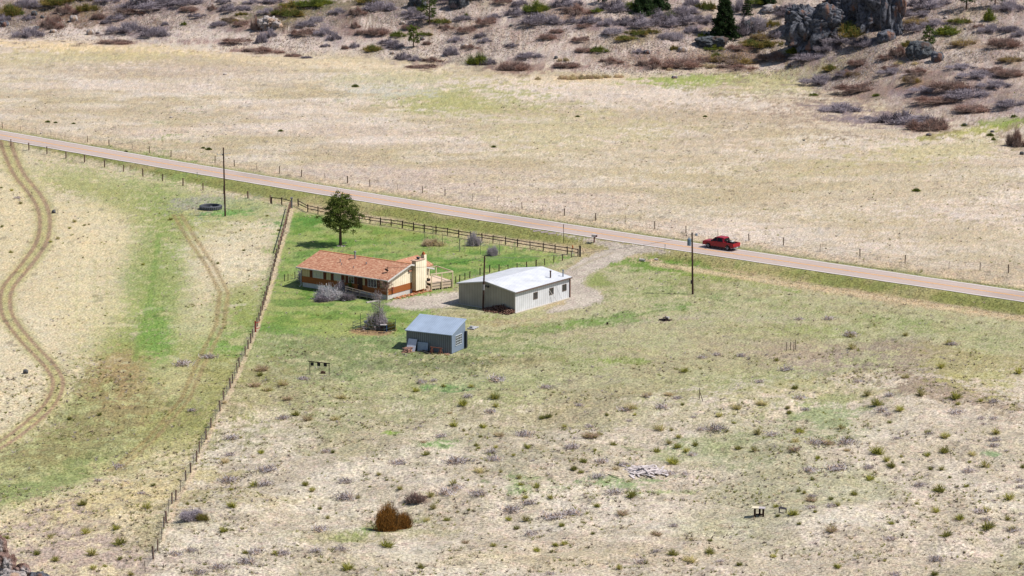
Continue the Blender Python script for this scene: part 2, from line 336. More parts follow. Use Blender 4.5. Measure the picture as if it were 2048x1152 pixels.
C[:] = L3(208, 194, 168)                                           # dry pasture beyond the road
mixc(0.75 * ss(0.48, 0.66, N3), (190, 178, 138)); mixc(0.5 * ss(0.52, 0.36, N1), (222, 212, 190)); mixc(0.4 * ss(0.5, 0.64, N1), (186, 174, 136))
NS = fbm(GX / 42, GY / 15, 55, 4); NT = fbm(GX / 14, GY / 7, 57, 3)
mixc(.5 * ss(.5, .62, NS), (222, 206, 186)); mixc(.4 * ss(.5, .38, NS), (190, 176, 138)); mixc(.35 * ss(.5, .64, NT), (226, 214, 196)); mixc(.3 * ss(.5, .38, NT), (186, 168, 142))
ell(700, 130, 260, 14, (222, 206, 168), .7, 3); ell(150, 95, 330, 10, (228, 205, 158), .85, 3); ell(420, 108, 240, 9, (226, 206, 166), .8, 5); ell(1150, 160, 260, 10, (216, 200, 162), .7)
ell(900, 190, 120, 30, (170, 172, 104), .75); ell(980, 215, 120, 24, (178, 176, 116), .7); ell(780, 170, 90, 18, (206, 202, 182), .8); ell(1380, 158, 100, 12, (152, 168, 82), .9); ell(1560, 170, 120, 26, (182, 178, 122), .7)
ell(840, 158, 140, 14, (190, 182, 130), .6); ell(200, 115, 240, 16, (192, 182, 128), .6); ell(350, 140, 200, 18, (190, 172, 150), .5)
ell(1640, 220, 90, 20, (188, 172, 146), .6, 12); ell(1500, 240, 200, 34, (186, 168, 138), .5); ell(1300, 300, 300, 50, (192, 178, 136), .45); ell(1100, 260, 200, 30, (198, 190, 140), .5); ell(880, 370, 200, 26, (196, 178, 158), .6, 6)
ell(1700, 380, 300, 60, (192, 178, 136), .5); ell(1900, 470, 200, 40, (194, 180, 140), .5); ell(1880, 300, 200, 24, (196, 188, 132), .6, -5)
# hillside soil
a_ = GX / np.maximum(GY, 1); HD = np.maximum(0, GY - np.interp(a_, _fa, _fd))
mixc(0.85 * ss(0, 12, HD + 10 * (N1 - .5)), (212, 198, 182)); mixc(0.3 * ss(6, 26, HD) * ss(0.5, 0.62, N1), (176, 158, 148)); mixc(0.5 * ss(6, 26, HD) * ss(0.5, 0.38, N2), (205, 188, 160))
for e in [(80, 25, 180, 36, (116, 104, 80), .9), (190, 34, 130, 26, (112, 88, 66), .85), (610, 22, 160, 30, (96, 92, 58), .9), (700, 60, 90, 10, (128, 100, 84), .7), (1430, 118, 210, 16, (112, 78, 58), .85), (1500, 115, 90, 14, (122, 92, 52), .8),
          (1350, 60, 130, 14, (140, 118, 78), .6), (1130, 30, 60, 14, (136, 100, 66), .7), (860, 55, 60, 10, (132, 112, 74), .6), (1060, 135, 120, 8, (150, 122, 112), .7), (520, 100, 90, 5, (148, 116, 106), .8), (450, 85, 70, 5, (150, 118, 108), .7), (1180, 120, 160, 12, (158, 136, 116), .6),
          (1950, 25, 90, 18, (184, 168, 124), .7), (1700, 110, 120, 16, (190, 172, 138), .7, -14), (1650, 125, 60, 12, (174, 172, 110), .6), (1630, 150, 160, 14, (168, 166, 112), .6)]:
    ell(*e[:6], *(e[6:] or (0,)))
ell(1850, 195, 240, 55, (158, 138, 118), .75); ell(1760, 240, 90, 16, (148, 132, 124), .7, 8); ell(2000, 190, 120, 40, (162, 142, 122), .6); ell(1820, 190, 30, 5, (212, 202, 192), .7); ell(2010, 215, 60, 8, (206, 196, 184), .7)
ell(1940, 262, 130, 7, (170, 172, 88), .8, -8); ell(2010, 245, 40, 8, (140, 158, 70), .9)
mixc(.5 * ss(8, 20, HD) * ss(.5, .64, .5 * N1 + .5 * W3), (136, 118, 112)); mixc(.4 * ss(3, 14, HD) * ss(.52, .4, .5 * N2 + .5 * W3), (206, 190, 170)); mixc(.35 * ss(8, 20, HD) * ss(.53, .66, N4), (150, 120, 100))
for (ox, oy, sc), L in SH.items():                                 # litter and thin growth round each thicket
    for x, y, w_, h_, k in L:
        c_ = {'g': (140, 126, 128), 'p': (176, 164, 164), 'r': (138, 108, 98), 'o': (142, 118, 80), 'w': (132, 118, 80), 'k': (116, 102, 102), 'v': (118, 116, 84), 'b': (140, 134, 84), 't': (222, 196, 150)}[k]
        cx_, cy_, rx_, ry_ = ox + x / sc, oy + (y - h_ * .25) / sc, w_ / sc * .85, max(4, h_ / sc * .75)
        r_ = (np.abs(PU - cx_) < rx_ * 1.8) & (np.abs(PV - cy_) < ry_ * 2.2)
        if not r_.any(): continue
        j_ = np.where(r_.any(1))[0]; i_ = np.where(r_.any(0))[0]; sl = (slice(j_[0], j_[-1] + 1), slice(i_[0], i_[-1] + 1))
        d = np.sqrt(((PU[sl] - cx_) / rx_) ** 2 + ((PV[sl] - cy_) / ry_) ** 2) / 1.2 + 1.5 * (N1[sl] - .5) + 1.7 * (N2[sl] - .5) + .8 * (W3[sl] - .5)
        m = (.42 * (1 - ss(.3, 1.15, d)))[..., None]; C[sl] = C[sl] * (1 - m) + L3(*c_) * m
# verges of the road
ROADPX = [(x, y) for x, y, hh in ROAD_PX]
RD, RS = polydist(GX, GY, _rs)
far = (RS > 0)
def band(side, d0, d1, c, a, soft=1.2):
    d = RD + 2.2 * (N1 - .5) + 1.5 * (N2 - .5); m = ss(d0 - soft, d0, d) * (1 - ss(d1, d1 + soft, d)) * (far if side > 0 else ~far); mixc(a * m, c)
band(1, 2.8, 7.5, (158, 158, 106), .85, 2.0); band(1, 8.5, 10.5, (204, 184, 150), .6); band(1, 3.0, 5.5, (136, 140, 88), .5, 1.6)
band(-1, 2.8, 13, (184, 166, 128), .85, 2.0); band(-1, 2.4, 6.6, (132, 140, 70), .85, 1.6); mixc(.45 * ((~far) & (RD < 12) & (RD > 2.6)) * ss(.5, .6, N1), (188, 172, 128))
# ground this side of the road
south = (~far) * 1.0
m_ = south * ss(10, 15, RD + 5 * (N1 - .5)); mixc(m_, (190, 180, 132))
P_yard = [(560, 430), (1160, 520), (2200, 665), (2200, 760), (1700, 740), (1400, 800), (1100, 860), (430, 830), (505, 665)]
poly(P_yard, (176, 174, 130), .9, 14); 
poly([(430, 810), (1120, 830), (1420, 780), (2200, 720), (2200, 1300), (200, 1300), (300, 1120), (380, 950)], (206, 194, 170), .95, 30)
for e in [(1500, 1050, 600, 150, (212, 198, 174), .75), (1900, 960, 260, 120, (214, 200, 174), .7), (1700, 1100, 400, 60, (214, 198, 176), .6), (700, 860, 260, 50, (176, 170, 126), .7), (600, 790, 180, 50, (152, 160, 104), .7), (1000, 880, 160, 60, (186, 178, 148), .6), (1250, 830, 240, 30, (176, 170, 124), .6), (1420, 900, 110, 28, (150, 164, 104), .75), (1640, 830, 70, 40, (148, 166, 108), .8), (1600, 780, 200, 30, (176, 172, 118), .6),
          (1640, 720, 110, 26, (178, 160, 140), .8, 12), (1820, 720, 110, 40, (158, 142, 126), .85), (1920, 790, 130, 24, (164, 146, 122), .8, 14), (1960, 740, 100, 40, (178, 174, 104), .7, 14), (1330, 636, 75, 9, (190, 172, 148), .8), (1180, 670, 110, 20, (182, 172, 134), .7), (1280, 700, 170, 14, (186, 174, 136), .6), (1560, 640, 160, 20, (186, 176, 144), .7, 6), (1620, 660, 130, 16, (150, 160, 88), .7), (1390, 560, 160, 26, (146, 158, 86), .7), (1450, 600, 140, 20, (158, 164, 102), .6), (1760, 640, 200, 14, (148, 158, 92), .6, 8),
          (570, 695, 110, 34, (128, 150, 84), .8), (1310, 590, 110, 14, (128, 154, 72), .8), (1200, 640, 180, 12, (112, 146, 66), .85, -8), (1080, 655, 110, 9, (124, 152, 74), .8, -6), (980, 690, 120, 16, (142, 150, 92), .7), (1060, 720, 150, 12, (150, 146, 94), .7), (1215, 722, 60, 6, (134, 160, 60), .8), (960, 700, 50, 9, (188, 176, 140), .8), (1290, 535, 80, 12, (112, 146, 58), .85), (1370, 560, 60, 10, (128, 148, 60), .7), (800, 690, 150, 34, (118, 146, 82), .9), (660, 695, 150, 34, (124, 146, 86), .9), (640, 730, 160, 30, (138, 150, 100), .7), (1000, 690, 120, 22, (136, 150, 92), .6), (600, 690, 90, 20, (140, 152, 96), .7), (760, 720, 140, 24, (132, 142, 92), .7), (860, 730, 120, 14, (120, 130, 84), .6), (900, 775, 60, 8, (118, 160, 92), .8), (720, 830, 110, 12, (160, 160, 110), .6),
          (750, 1058, 60, 10, (98, 148, 44), .9, -8), (705, 1075, 50, 7, (104, 142, 56), .8, -10), (880, 890, 30, 8, (112, 162, 72), .8), (772, 866, 18, 4, (132, 164, 56), .9), (1240, 965, 60, 14, (128, 160, 92), .8), (1050, 975, 50, 14, (136, 164, 92), .8), (1340, 985, 60, 5, (146, 168, 92), .7), (600, 1000, 130, 14, (206, 192, 142), .7), (650, 1070, 200, 14, (168, 162, 106), .6), (980, 1120, 260, 20, (216, 200, 160), .6), (640, 1040, 130, 16, (190, 172, 140), .6), (1980, 908, 14, 4, (110, 164, 100), .8), (1250, 1100, 200, 30, (208, 190, 160), .5)]:
    ell(*e[:6], *(e[6:] or (0,)))
# pasture on the far side of the long fence
P_left = [(-900, 240), (0, 284), (200, 322), (575, 412), (556, 505), (520, 635), (478, 735), (405, 890), (353, 990), (308, 1120), (250, 1300), (-900, 1300)]
poly(P_left, (208, 196, 160), .95, 3, .4)
poly([(120, 330), (560, 415), (550, 440), (360, 450), (352, 560), (372, 640), (556, 560), (545, 620), (480, 720), (415, 800), (300, 880), (180, 960), (-40, 1020), (-40, 930), (90, 880), (180, 800), (226, 720), (246, 600), (275, 500), (280, 430)], (160, 166, 108), .78, 22, 1.3)
for e in [(330, 440, 200, 34, (166, 168, 106), .75, 14), (180, 380, 190, 20, (164, 168, 104), .75, 16), (315, 560, 80, 170, (146, 162, 92), .85, 4), (290, 720, 120, 110, (140, 160, 84), .85, 10), (255, 700, 130, 90, (158, 164, 98), .6), (150, 880, 200, 60, (144, 152, 92), .85, -22), (240, 800, 150, 70, (156, 148, 100), .8, -20), (430, 690, 80, 60, (142, 160, 90), .75), (470, 640, 70, 40, (132, 158, 80), .7), (400, 760, 90, 60, (170, 158, 110), .7), (330, 860, 120, 60, (162, 156, 106), .7, -30), (160, 800, 100, 40, (150, 156, 96), .7, -20), (480, 590, 60, 60, (150, 158, 88), .7), (430, 760, 110, 90, (160, 160, 98), .75), (340, 840, 120, 90, (154, 156, 92), .7), (250, 800, 90, 60, (162, 142, 100), .7), (120, 900, 170, 50, (154, 146, 100), .8, -20), (100, 960, 160, 26, (138, 152, 92), .75, -20), (310, 680, 40, 60, (116, 156, 72), .8), (440, 690, 60, 22, (120, 158, 72), .8), (240, 730, 60, 40, (166, 140, 100), .6), (480, 520, 100, 60, (222, 210, 176), .8), (180, 470, 90, 60, (220, 206, 164), .8), (140, 620, 100, 80, (216, 204, 160), .8), (40, 700, 80, 120, (218, 206, 170), .8), (30, 440, 50, 120, (216, 202, 160), .8), (400, 640, 50, 60, (208, 198, 156), .6),
          (340, 930, 110, 40, (196, 188, 138), .6), (200, 1010, 200, 34, (206, 192, 142), .85, -14), (160, 1100, 260, 60, (186, 168, 150), .9), (300, 1060, 60, 40, (166, 160, 110), .6), (430, 412, 66, 16, (168, 162, 146), .85), (455, 428, 40, 8, (106, 158, 74), .9), (470, 412, 60, 12, (140, 160, 92), .6), (350, 765, 60, 40, (196, 190, 140), .6), (520, 770, 60, 40, (168, 168, 120), .0)]:
    ell(*e[:6], *(e[6:] or (0,)))
# mown lawn round the house
P_lawn = [(592, 424), (700, 442), (850, 468), (1010, 492), (1140, 514), (1120, 524), (1085, 534), (1000, 545), (915, 566), (900, 590), (880, 612), (860, 632), (800, 668), (700, 672), (600, 668), (507, 664), (533, 590), (556, 505), (578, 440)]
poly(P_lawn, (132, 156, 84), .92, 7, 1.6)
for e in [(800, 465, 110, 14, (150, 158, 84), .7), (720, 470, 90, 18, (140, 156, 76), .6), (900, 500, 80, 12, (128, 152, 70), .6), (880, 490, 50, 9, (180, 178, 124), .7), (930, 525, 110, 12, (88, 138, 50), .7), (700, 640, 110, 14, (150, 158, 92), .7), (620, 640, 100, 14, (140, 154, 76), .6), (600, 600, 50, 18, (98, 132, 40), .7), (950, 640, 90, 12, (140, 148, 70), .7), (620, 440, 60, 9, (84, 138, 52), .8), (640, 480, 60, 20, (118, 150, 56), .6), (900, 512, 14, 5, (176, 180, 130), .7), (970, 515, 40, 5, (160, 172, 112), .7), (560, 560, 26, 30, (150, 160, 90), .5)]:
    ell(*e[:6], *(e[6:] or (0,)))
_lm = poly(P_lawn, None, 1, 6, 1.2, get=True); mixc(.7 * ss(.49, .58, .5 * N2 + .5 * N1) * _lm, (160, 168, 104)); mixc(.5 * ss(.5, .6, N4) * _lm, (140, 158, 78)); mixc(.45 * ss(.52, .62, N3) * _lm, (166, 166, 108)); mixc(.45 * ss(.5, .4, N2) * _lm, (84, 130, 48))
ell(745, 662, 42, 8, (172, 138, 104), .85, 0, .3, .3)
# strips of straw along fences, worn soil
line([(584, 418), (566, 480), (549, 545), (536, 596), (514, 655), (500, 692), (463, 780), (428, 850), (385, 950), (357, 995), (326, 1085)], 7, (214, 192, 158), .85)
line([(1310, 528), (1440, 548), (1600, 572), (1800, 602), (2100, 648)], 13, (208, 188, 148), .85)
line([(1165, 522), (1130, 535), (1080, 545)], 7, (200, 184, 138), .8); line([(596, 416), (740, 448), (900, 472), (1150, 512)], 6, (186, 172, 130), .5)
ell(1120, 605, 70, 9, (206, 180, 140), .8, -14); ell(1060, 640, 110, 8, (196, 172, 132), .6, -6)
# paths worn in the pasture
TRK = [tuple(q) for q in _smooth([(10, 280), (22, 315), (40, 352), (72, 392), (89, 432), (84, 482), (52, 530), (18, 572), (10, 606), (20, 640), (56, 686), (98, 730), (116, 766), (100, 808), (56, 850), (0, 890), (-70, 925)], 5)]
_t = np.gradient(np.array(TRK) * [1, 2.2], axis=0); _t /= np.linalg.norm(_t, axis=1)[:, None]; _n = np.stack([-_t[:, 1], _t[:, 0] / 2.2], 1)
TR1 = [tuple(q) for q in np.array(TRK) + _n * 10]; TR2 = [tuple(q) for q in np.array(TRK) - _n * 10]
line(TRK, 30, (184, 178, 122), .9, .35); 
line(TR1, 6.5, (160, 138, 108), 1, .2); line(TR2, 6.5, (164, 142, 112), 1, .2)
for off, c in ((-8, (156, 136, 92)), (8, (160, 140, 98))):
    line([(355 + off, 430), (385 + off, 480), (420 + off, 530), (448 + off, 585), (440 + off, 650), (400 + off, 730), (370 + off, 800), (300 + off, 880), (230 + off, 940)], 7, c, .65, .5)
for xx in (155, 190, 215): line([(xx, 520), (xx - 2, 620), (xx + 6, 720)], 4, (178, 176, 118), .25)
line([(318, 470), (300, 600), (270, 720)], 9, (118, 150, 70), .5)

# yard mottles, then single stalks, gaps and tufts of the turf itself
yd = poly(P_yard, None, get=True) * (1 - poly(P_lawn, None, 1, 8, .8, get=True)); yd = yd * (1 - .5 * ss(0, 1, np.exp(-((PU - 800) / 300) ** 2 - ((PV - 690) / 60) ** 2)))
mixc(.40 * yd * ss(.52, .64, .6 * N1 + .4 * W2), (124, 146, 84)); mixc(.4 * yd * ss(.5, .40, .6 * N3 + .4 * W2), (188, 178, 140)); mixc(.28 * yd * ss(.52, .64, .5 * N4 + .5 * W2), (206, 198, 164)); mixc(.3 * yd * ss(.5, .4, .7 * N1 + .3 * W3), (154, 140, 114))
fgm = ss(352, 325, GY) * poly([(430, 810), (1120, 830), (1420, 780), (2200, 720), (2200, 1300), (200, 1300), (300, 1120), (380, 950)], None, 1, 20, get=True)
mixc(.6 * fgm * ss(.50, .62, .75 * N1 + .25 * W2), (214, 206, 180)); mixc(.38 * fgm * ss(.50, .40, .6 * N1 + .4 * N2), (164, 158, 122)); mixc(.5 * fgm * ss(.53, .66, N2), (176, 168, 144)); mixc(.5 * fgm * ss(.54, .68, N3), (166, 168, 122))
C *= np.array([1.02, 1.02, 1.05])
amp = 1 + .25 * ss(420, 300, GY)
amp = amp * (1 - .55 * ss(0, 10, HD))
sp = 1 + amp * (.26 * (W1 - .5) + .16 * (W2 - .5) + .05 * (W3 - .5) + .10 * (N4 - .5))
C *= np.clip(sp, .45, 1.6)[..., None]
C *= 1 + np.stack([.06 * (W2 - .5) + .06 * (N2 - .5) + .012, .01 * (W3 - .5) - .012, -.10 * (W2 - .5) - .12 * (N2 - .5) + .03], -1)
_d = (W1 > .988) & (W2 > .45); C[_d] *= .7
_d = (_hash(np.floor(GX / .9), np.floor(GY / 1.6), 5) > .985); C[_d] *= .72

# gravel drive: cells of the ground lifted 3 cm as a sheet of their own
P_drv = [(1120, 458 + 10), (1172, 482), (1200, 490), (1220, 492), (1216, 499), (1185, 510), (1150, 527), (1128, 545), (1100, 560), (1060, 575), (960, 585), (905, 585), (860, 588), (815, 596), (780, 603), (768, 609), (800, 618), (850, 620), (895, 613), (930, 606), (1000, 600), (1128, 597), (1142, 604), (1090, 622), (1100, 626), (1170, 613), (1206, 606), (1212, 594), (1195, 582), (1168, 574), (1166, 562), (1180, 548), (1208, 534), (1245, 519), (1270, 508), (1310, 505), (1345, 506), (1300, 494), (1240, 487)]
md = poly(P_drv, None, 1, 3.2, .9, get=True)
ROADM = RD < 3.25
md = md * (RD > 3.05)
mixc(0.5 * poly(P_drv, None, 1, 9, 1.1, get=True), (190, 176, 146)); _gv = poly(P_drv, None, 1, 3.2, 1.1, get=True); mixc(_gv, (202, 190, 176)); mixc(.5 * _gv * ss(.5, .62, N1), (186, 172, 156)); mixc(.4 * _gv * ss(.5, .62, W2), (168, 156, 146)); mixc(.5 * _gv * ss(.48, .4, N2), (214, 202, 186)); line([(1225, 506), (1180, 523), (1145, 540)], 4, (172, 160, 128), .5)
mixc(0.8 * poly([(1195, 545), (1215, 560), (1240, 570), (1195, 575), (1172, 566), (1180, 555)], None, 1, 6, .9, get=True) * (1 - md), (140, 152, 84))
SHLD = (~far) & (RD < 4.6 + 1.0 * (N2 - .5)) & (RD > 3.0) & (PU > 1060) & (PU < 1260)
def submesh(name, sel, m, dz, cols, label=None):
    c = sel[:-1, :-1] & sel[1:, :-1] & sel[:-1, 1:] & sel[1:, 1:]
    ny, nx = GX.shape; idx = np.arange(nx * ny).reshape(ny, nx)
    f = np.stack([idx[:-1, :-1][c], idx[:-1, 1:][c], idx[1:, 1:][c], idx[1:, :-1][c]], 1)
    u, inv = np.unique(f, return_inverse=True); f = inv.reshape(f.shape)
    V = np.stack([GX.ravel()[u], GY.ravel()[u], GZ.ravel()[u] + dz], 1)
    o = link(name, npmesh(name, V, f, m, cols.reshape(-1, 3)[u], smooth=True)); o['kind'] = 'structure'; return o
C_ground = C.copy()
MG = ground_mat('dry_ground'); MGR = ground_mat('gravel', 1.6, gravel=True)
ny_, nx_ = GX.shape; _i = np.arange(nx_ * ny_).reshape(ny_, nx_)
_f = np.stack([_i[:-1, :-1], _i[:-1, 1:], _i[1:, 1:], _i[1:, :-1]], -1).reshape(-1, 4)
me = npmesh('ground', np.stack([GX, GY, GZ], -1).reshape(-1, 3), _f, MG, C.reshape(-1, 3), smooth=True)
tag(link('ground', me), kind='structure')
C = C_ground.copy()
submesh('driveway', md > 0.5, MG, 0.02, C)
C[:] = L3(176, 162, 158); submesh('road_shoulder', SHLD & ~(md > .5), MGR, 0.03, C)
C = C_ground
def ground_colour(x, y):
    """nearest painted colour of the ground"""
    am = GX[200] / GY[200]; yy = GY[:, 0]
    j = np.clip(np.searchsorted(yy, y), 0, len(yy) - 1); i = np.clip(np.searchsorted(am, x / y), 0, len(am) - 1)
    return C_ground[j, i]

# ------------------------------------------------------------------ the road
def strip(name, P, offs0, offs1, dz, m, step=None):
    P = np.asarray(P); T = np.gradient(P, axis=0); T /= np.linalg.norm(T, axis=1)[:, None]; Nn = np.stack([-T[:, 1], T[:, 0]], 1)
    offs0 = np.broadcast_to(offs0, len(P)); offs1 = np.broadcast_to(offs1, len(P)); V = []; NK = 25
    for k in range(NK):
        o = offs0 + (offs1 - offs0) * k / (NK - 1); q = P + Nn * o[:, None]
        V.append(np.stack([q[:, 0], q[:, 1], np.full(len(P), RZ + dz)], 1))
    V = np.stack(V, 1); n = len(P); V = V.reshape(-1, 3); i = np.arange(n * NK).reshape(n, NK)
    f = np.stack([i[:-1, 1:], i[:-1, :-1], i[1:, :-1], i[1:, 1:]], -1).reshape(-1, 4)
    cols = None
    if name == 'road':
        u = np.tile(np.linspace(-1, 1, NK), n); wl = np.exp(-((np.abs(u) - .25) / .09) ** 2) + np.exp(-((np.abs(u) - .72) / .09) ** 2); x_, y_ = V[:, 0], V[:, 1]
        b_ = (1 - .10 * wl) * (1 + .10 * (fbm(x_ / 9, y_ / 9, 5, 3) - .5) + .12 * (fbm(x_ / 1.3, y_ / 1.3, 6, 3) - .5)) * (1 - .12 * (vn(x_ / 14, y_ / 14, 91) > .8)); cols = np.array(alb(206, 186, 176))[None] * b_[:, None]
        e_ = np.abs(u) > .97; cols[e_] = np.array(alb(176, 164, 152))
    o = link(name, npmesh(name, V, f, m, cols)); o['kind'] = 'structure'; return o
asph = mat('worn_asphalt', (0, 0, 0), .85, .08, 2.2, bump=.1, attr='col')
RC = []
for a, b in zip(ROADC[:-1], ROADC[1:]):
    k = max(1, int(np.hypot(*(b - a)) / 2)); RC += [a + (b - a) * t / k for t in range(k)]
RC = np.array(RC + [ROADC[-1]])
for _ in range(300): RC[1:-1] = (RC[:-2] + RC[2:] + 2 * RC[1:-1]) / 4
HW = np.interp(pix(RC[:, 0], RC[:, 1], RC[:, 0] * 0 + RZ)[0], [0, 1024, 2048], [3.02, 2.92, 2.86])
_j = np.random.default_rng(2); strip('road', RC, -HW - .22 - .25 * _j.random(len(RC)), HW + .22 + .25 * _j.random(len(RC)), .05, asph)
wm = mat('white_road_paint', alb(255, 252, 250), .6, .1, 2); ym = mat('yellow_road_paint', alb(250, 186, 108), .6, .1, 2)
strip('road_edge_line', RC, -HW - .11, -HW + .11, .056, wm); strip('road_edge_line', RC, HW - .11, HW + .11, .056, wm)
strip('road_centre_line', RC, -.24, -.05, .056, ym); strip('road_centre_line', RC,   .05, .24, .056, ym)
# ------------------------------------------------------------------ buildings
def rib(name, base, seam, pitch, axis, width=0.12, rough=0.5, metal=0.0, spec=.5):
    """sheet metal or board siding: seams every `pitch` metres along an object axis"""
    m = bpy.data.materials.new(name); m.use_nodes = True; MATS[name] = m
    n = m.node_tree.nodes; l = m.node_tree.links; p = n['Principled BSDF']; p.inputs['Roughness'].default_value = rough
    p.inputs['Metallic'].default_value = metal; p.inputs['Specular IOR Level'].default_value = spec
    tc = n.new('ShaderNodeTexCoord'); sp = n.new('ShaderNodeSeparateXYZ'); l.new(tc.outputs['Object'], sp.inputs[0])
    def mth(op, a, b):
        q = n.new('ShaderNodeMath'); q.operation = op
        for i, v in enumerate((a, b)):
            if isinstance(v, (int, float)): q.inputs[i].default_value = v
            else: l.new(v, q.inputs[i])
        return q.outputs[0]
    fr = mth('FRACT', mth('DIVIDE', sp.outputs[axis], pitch), 0); k = mth('LESS_THAN', fr, width / pitch)
    no = n.new('ShaderNodeTexNoise'); no.inputs['Scale'].default_value = 0.8; no.inputs['Detail'].default_value = 6; l.new(tc.outputs['Object'], no.inputs['Vector'])
    r = n.new('ShaderNodeMapRange'); r.inputs[1].default_value = .3; r.inputs[2].default_value = .7; r.inputs[3].default_value = .86; r.inputs[4].default_value = 1.08; l.new(no.outputs[0], r.inputs[0])
    mx = n.new('ShaderNodeMix'); mx.data_type = 'RGBA'; mx.inputs['A'].default_value = (*base, 1); mx.inputs['B'].default_value = (*seam, 1); l.new(k, mx.inputs['Factor'])
    sc = n.new('ShaderNodeVectorMath'); sc.operation = 'SCALE'; l.new(mx.outputs['Result'], sc.inputs[0]); l.new(r.outputs[0], sc.inputs['Scale'])
    l.new(sc.outputs[0], p.inputs['Base Color'])
    b = n.new('ShaderNodeBump'); b.inputs['Strength'].default_value = .4; b.inputs['Distance'].default_value = 0.03; l.new(k, b.inputs['Height']); l.new(b.outputs[0], p.inputs['Normal'])
    return m
def shingles(name, cols):
    m = bpy.data.materials.new(name); m.use_nodes = True; n = m.node_tree.nodes; l = m.node_tree.links; p = n['Principled BSDF']
    p.inputs['Roughness'].default_value = .95; p.inputs['Specular IOR Level'].default_value = .1
    tc = n.new('ShaderNodeTexCoord'); mp = n.new('ShaderNodeMapping'); mp.inputs['Scale'].default_value = (6.5, 3.4, 0.01); l.new(tc.outputs['Object'], mp.inputs[0])
    v = n.new('ShaderNodeTexVoronoi'); v.inputs['Scale'].default_value = 1; v.inputs['Randomness'].default_value = .6; l.new(mp.outputs[0], v.inputs['Vector'])
    cr = n.new('ShaderNodeValToRGB'); sp = n.new('ShaderNodeSeparateColor'); l.new(v.outputs['Color'], sp.inputs[0]); l.new(sp.outputs[0], cr.inputs[0])
    e = cr.color_ramp.elements; e[0].color = (*cols[0], 1); e[1].color = (*cols[-1], 1)
    for i, c in enumerate(cols[1:-1]): q = e.new((i + 1) / (len(cols) - 1)); q.color = (*c, 1)
    l.new(cr.outputs[0], p.inputs['Base Color']); b = n.new('ShaderNodeBump'); b.inputs['Strength'].default_value = .4; b.inputs['Distance'].default_value = .04
    l.new(sp.outputs[1], b.inputs['Height']); l.new(b.outputs[0], p.inputs['Normal']); return m
glass = mat('window_glass', (0.02, 0.025, 0.03), .08, spec=.8)
white = mat('white_trim', alb(236, 232, 226), .6, .06, 3)
def gable_roof(x0, x1, y0, y1, ze, zr, xm, th=.16):
    """ridge along y at x = xm"""
    m = MB()
    for a, b in (((x0, ze), (xm, zr)), ((xm, zr), (x1, ze))):
        (ax, az), (bx, bz) = a, b
        v = [(ax, y0, az), (bx, y0, bz), (bx, y1, bz), (ax, y1, az), (ax, y0, az - th), (bx, y0, bz - th), (bx, y1, bz - th), (ax, y1, az - th)]
        m.add(v, [(0, 1, 2, 3), (7, 6, 5, 4), (4, 5, 1, 0), (3, 2, 6, 7), (0, 3, 7, 4), (2, 1, 5, 6)])
    return m
def window(parent, axis, pos, a0, a1, z0, z1, out, divs=1, frm=white, rows=0, pane_m=None, fw=.07):
    """window on a wall; axis 'y' = wall plane x=pos spanning y, 'x' = wall plane y=pos spanning x; out = outward sign"""
    def bx(m, a, b, c, d, p0, p1):
        lo, hi = sorted((pos + out * p0, pos + out * p1))
        if axis == 'y': m.box(lo, hi, a, b, c, d)
        else: m.box(a, b, lo, hi, c, d)
    m = MB(); bx(m, a0, a1, z0, z0 + fw, 0, .06); bx(m, a0, a1, z1 - fw, z1, 0, .06); bx(m, a0, a0 + fw, z0 + fw, z1 - fw, 0, .06); bx(m, a1 - fw, a1, z0 + fw, z1 - fw, 0, .06)
    for i in range(1, divs):
        c = a0 + (a1 - a0) * i / divs; bx(m, c - fw * .4, c + fw * .4, z0 + fw, z1 - fw, 0, .05)
    for i in range(1, rows):
        c = z0 + (z1 - z0) * i / rows; bx(m, a0 + fw, a1 - fw, c - fw * .35, c + fw * .35, 0, .045)
    o = m.build('window', frm, parent); p = MB(); bx(p, a0 + fw, a1 - fw, z0 + fw, z1 - fw, .005, .02); p.build('pane', pane_m or glass, o); return o

# ---- ranch house: local x runs back along the gable end, local y along the long front
hc = Vector((*flat(775.6, 599.8), 0)); HA = R(54.6)
house = thing('ranch_house', 'single storey ranch house with reddish shingle roof, cream and brown siding and tall chimney box', 'house', hc, HA)
HL, HDp, ZE, ZR, XM = 15.3, 9.4, 2.98, 4.28, 4.7
cream = rib('cream_board_siding', alb(232, 214, 168), alb(186, 166, 124), .42, 'Y', .07, .8, spec=.2); creamx = rib('cream_board_siding_sunlit', (.72, .64, .48), (.46, .38, .25), .42, 'X', .07, .8, spec=.2)  # second copy is lighter: sunlight on the gable put into its colour
brown = mat('brown_siding', alb(176, 104, 50), .8, .1, 2.5); brownd = mat('dark_brown_shutter', alb(112, 56, 30), .8, .1, 3)
conc = mat('painted_foundation', alb(232, 228, 222), .9, .12, 1.5)
m = MB(); m.box(.05, HDp - .05, .05, HL - .05, -.3, .66); m.build('foundation', conc, house)
m = MB(); m.box(0, .12, 0, HL, 1.56, ZE); m.box(HDp - .12, HDp, 0, HL, .5, ZE); m.build('upper_wall', cream, house)
m = MB(); m.box(-.02, .12, -.02, HL + .02, .66, 1.56); m.box(.12, XM + .9, -.02, .12, .66, 1.56); m.build('lower_wall', brown, house)
for yy0, yy1 in ((0, .12), (HL - .12, HL)):
    m = MB(); m.prism([(.12, 1.56), (HDp - .12, 1.56), (HDp - .12, ZE + .02), (XM, ZR - .1), (.12, ZE + .02)], yy0, yy1)
    m.build('gable_wall', creamx, house)
roofm = shingles('reddish_shingles', [alb(174, 118, 96), alb(210, 156, 126), alb(194, 134, 106), alb(232, 186, 154), alb(182, 124, 98), alb(218, 168, 138)])
sl_ = (ZR - ZE) / XM
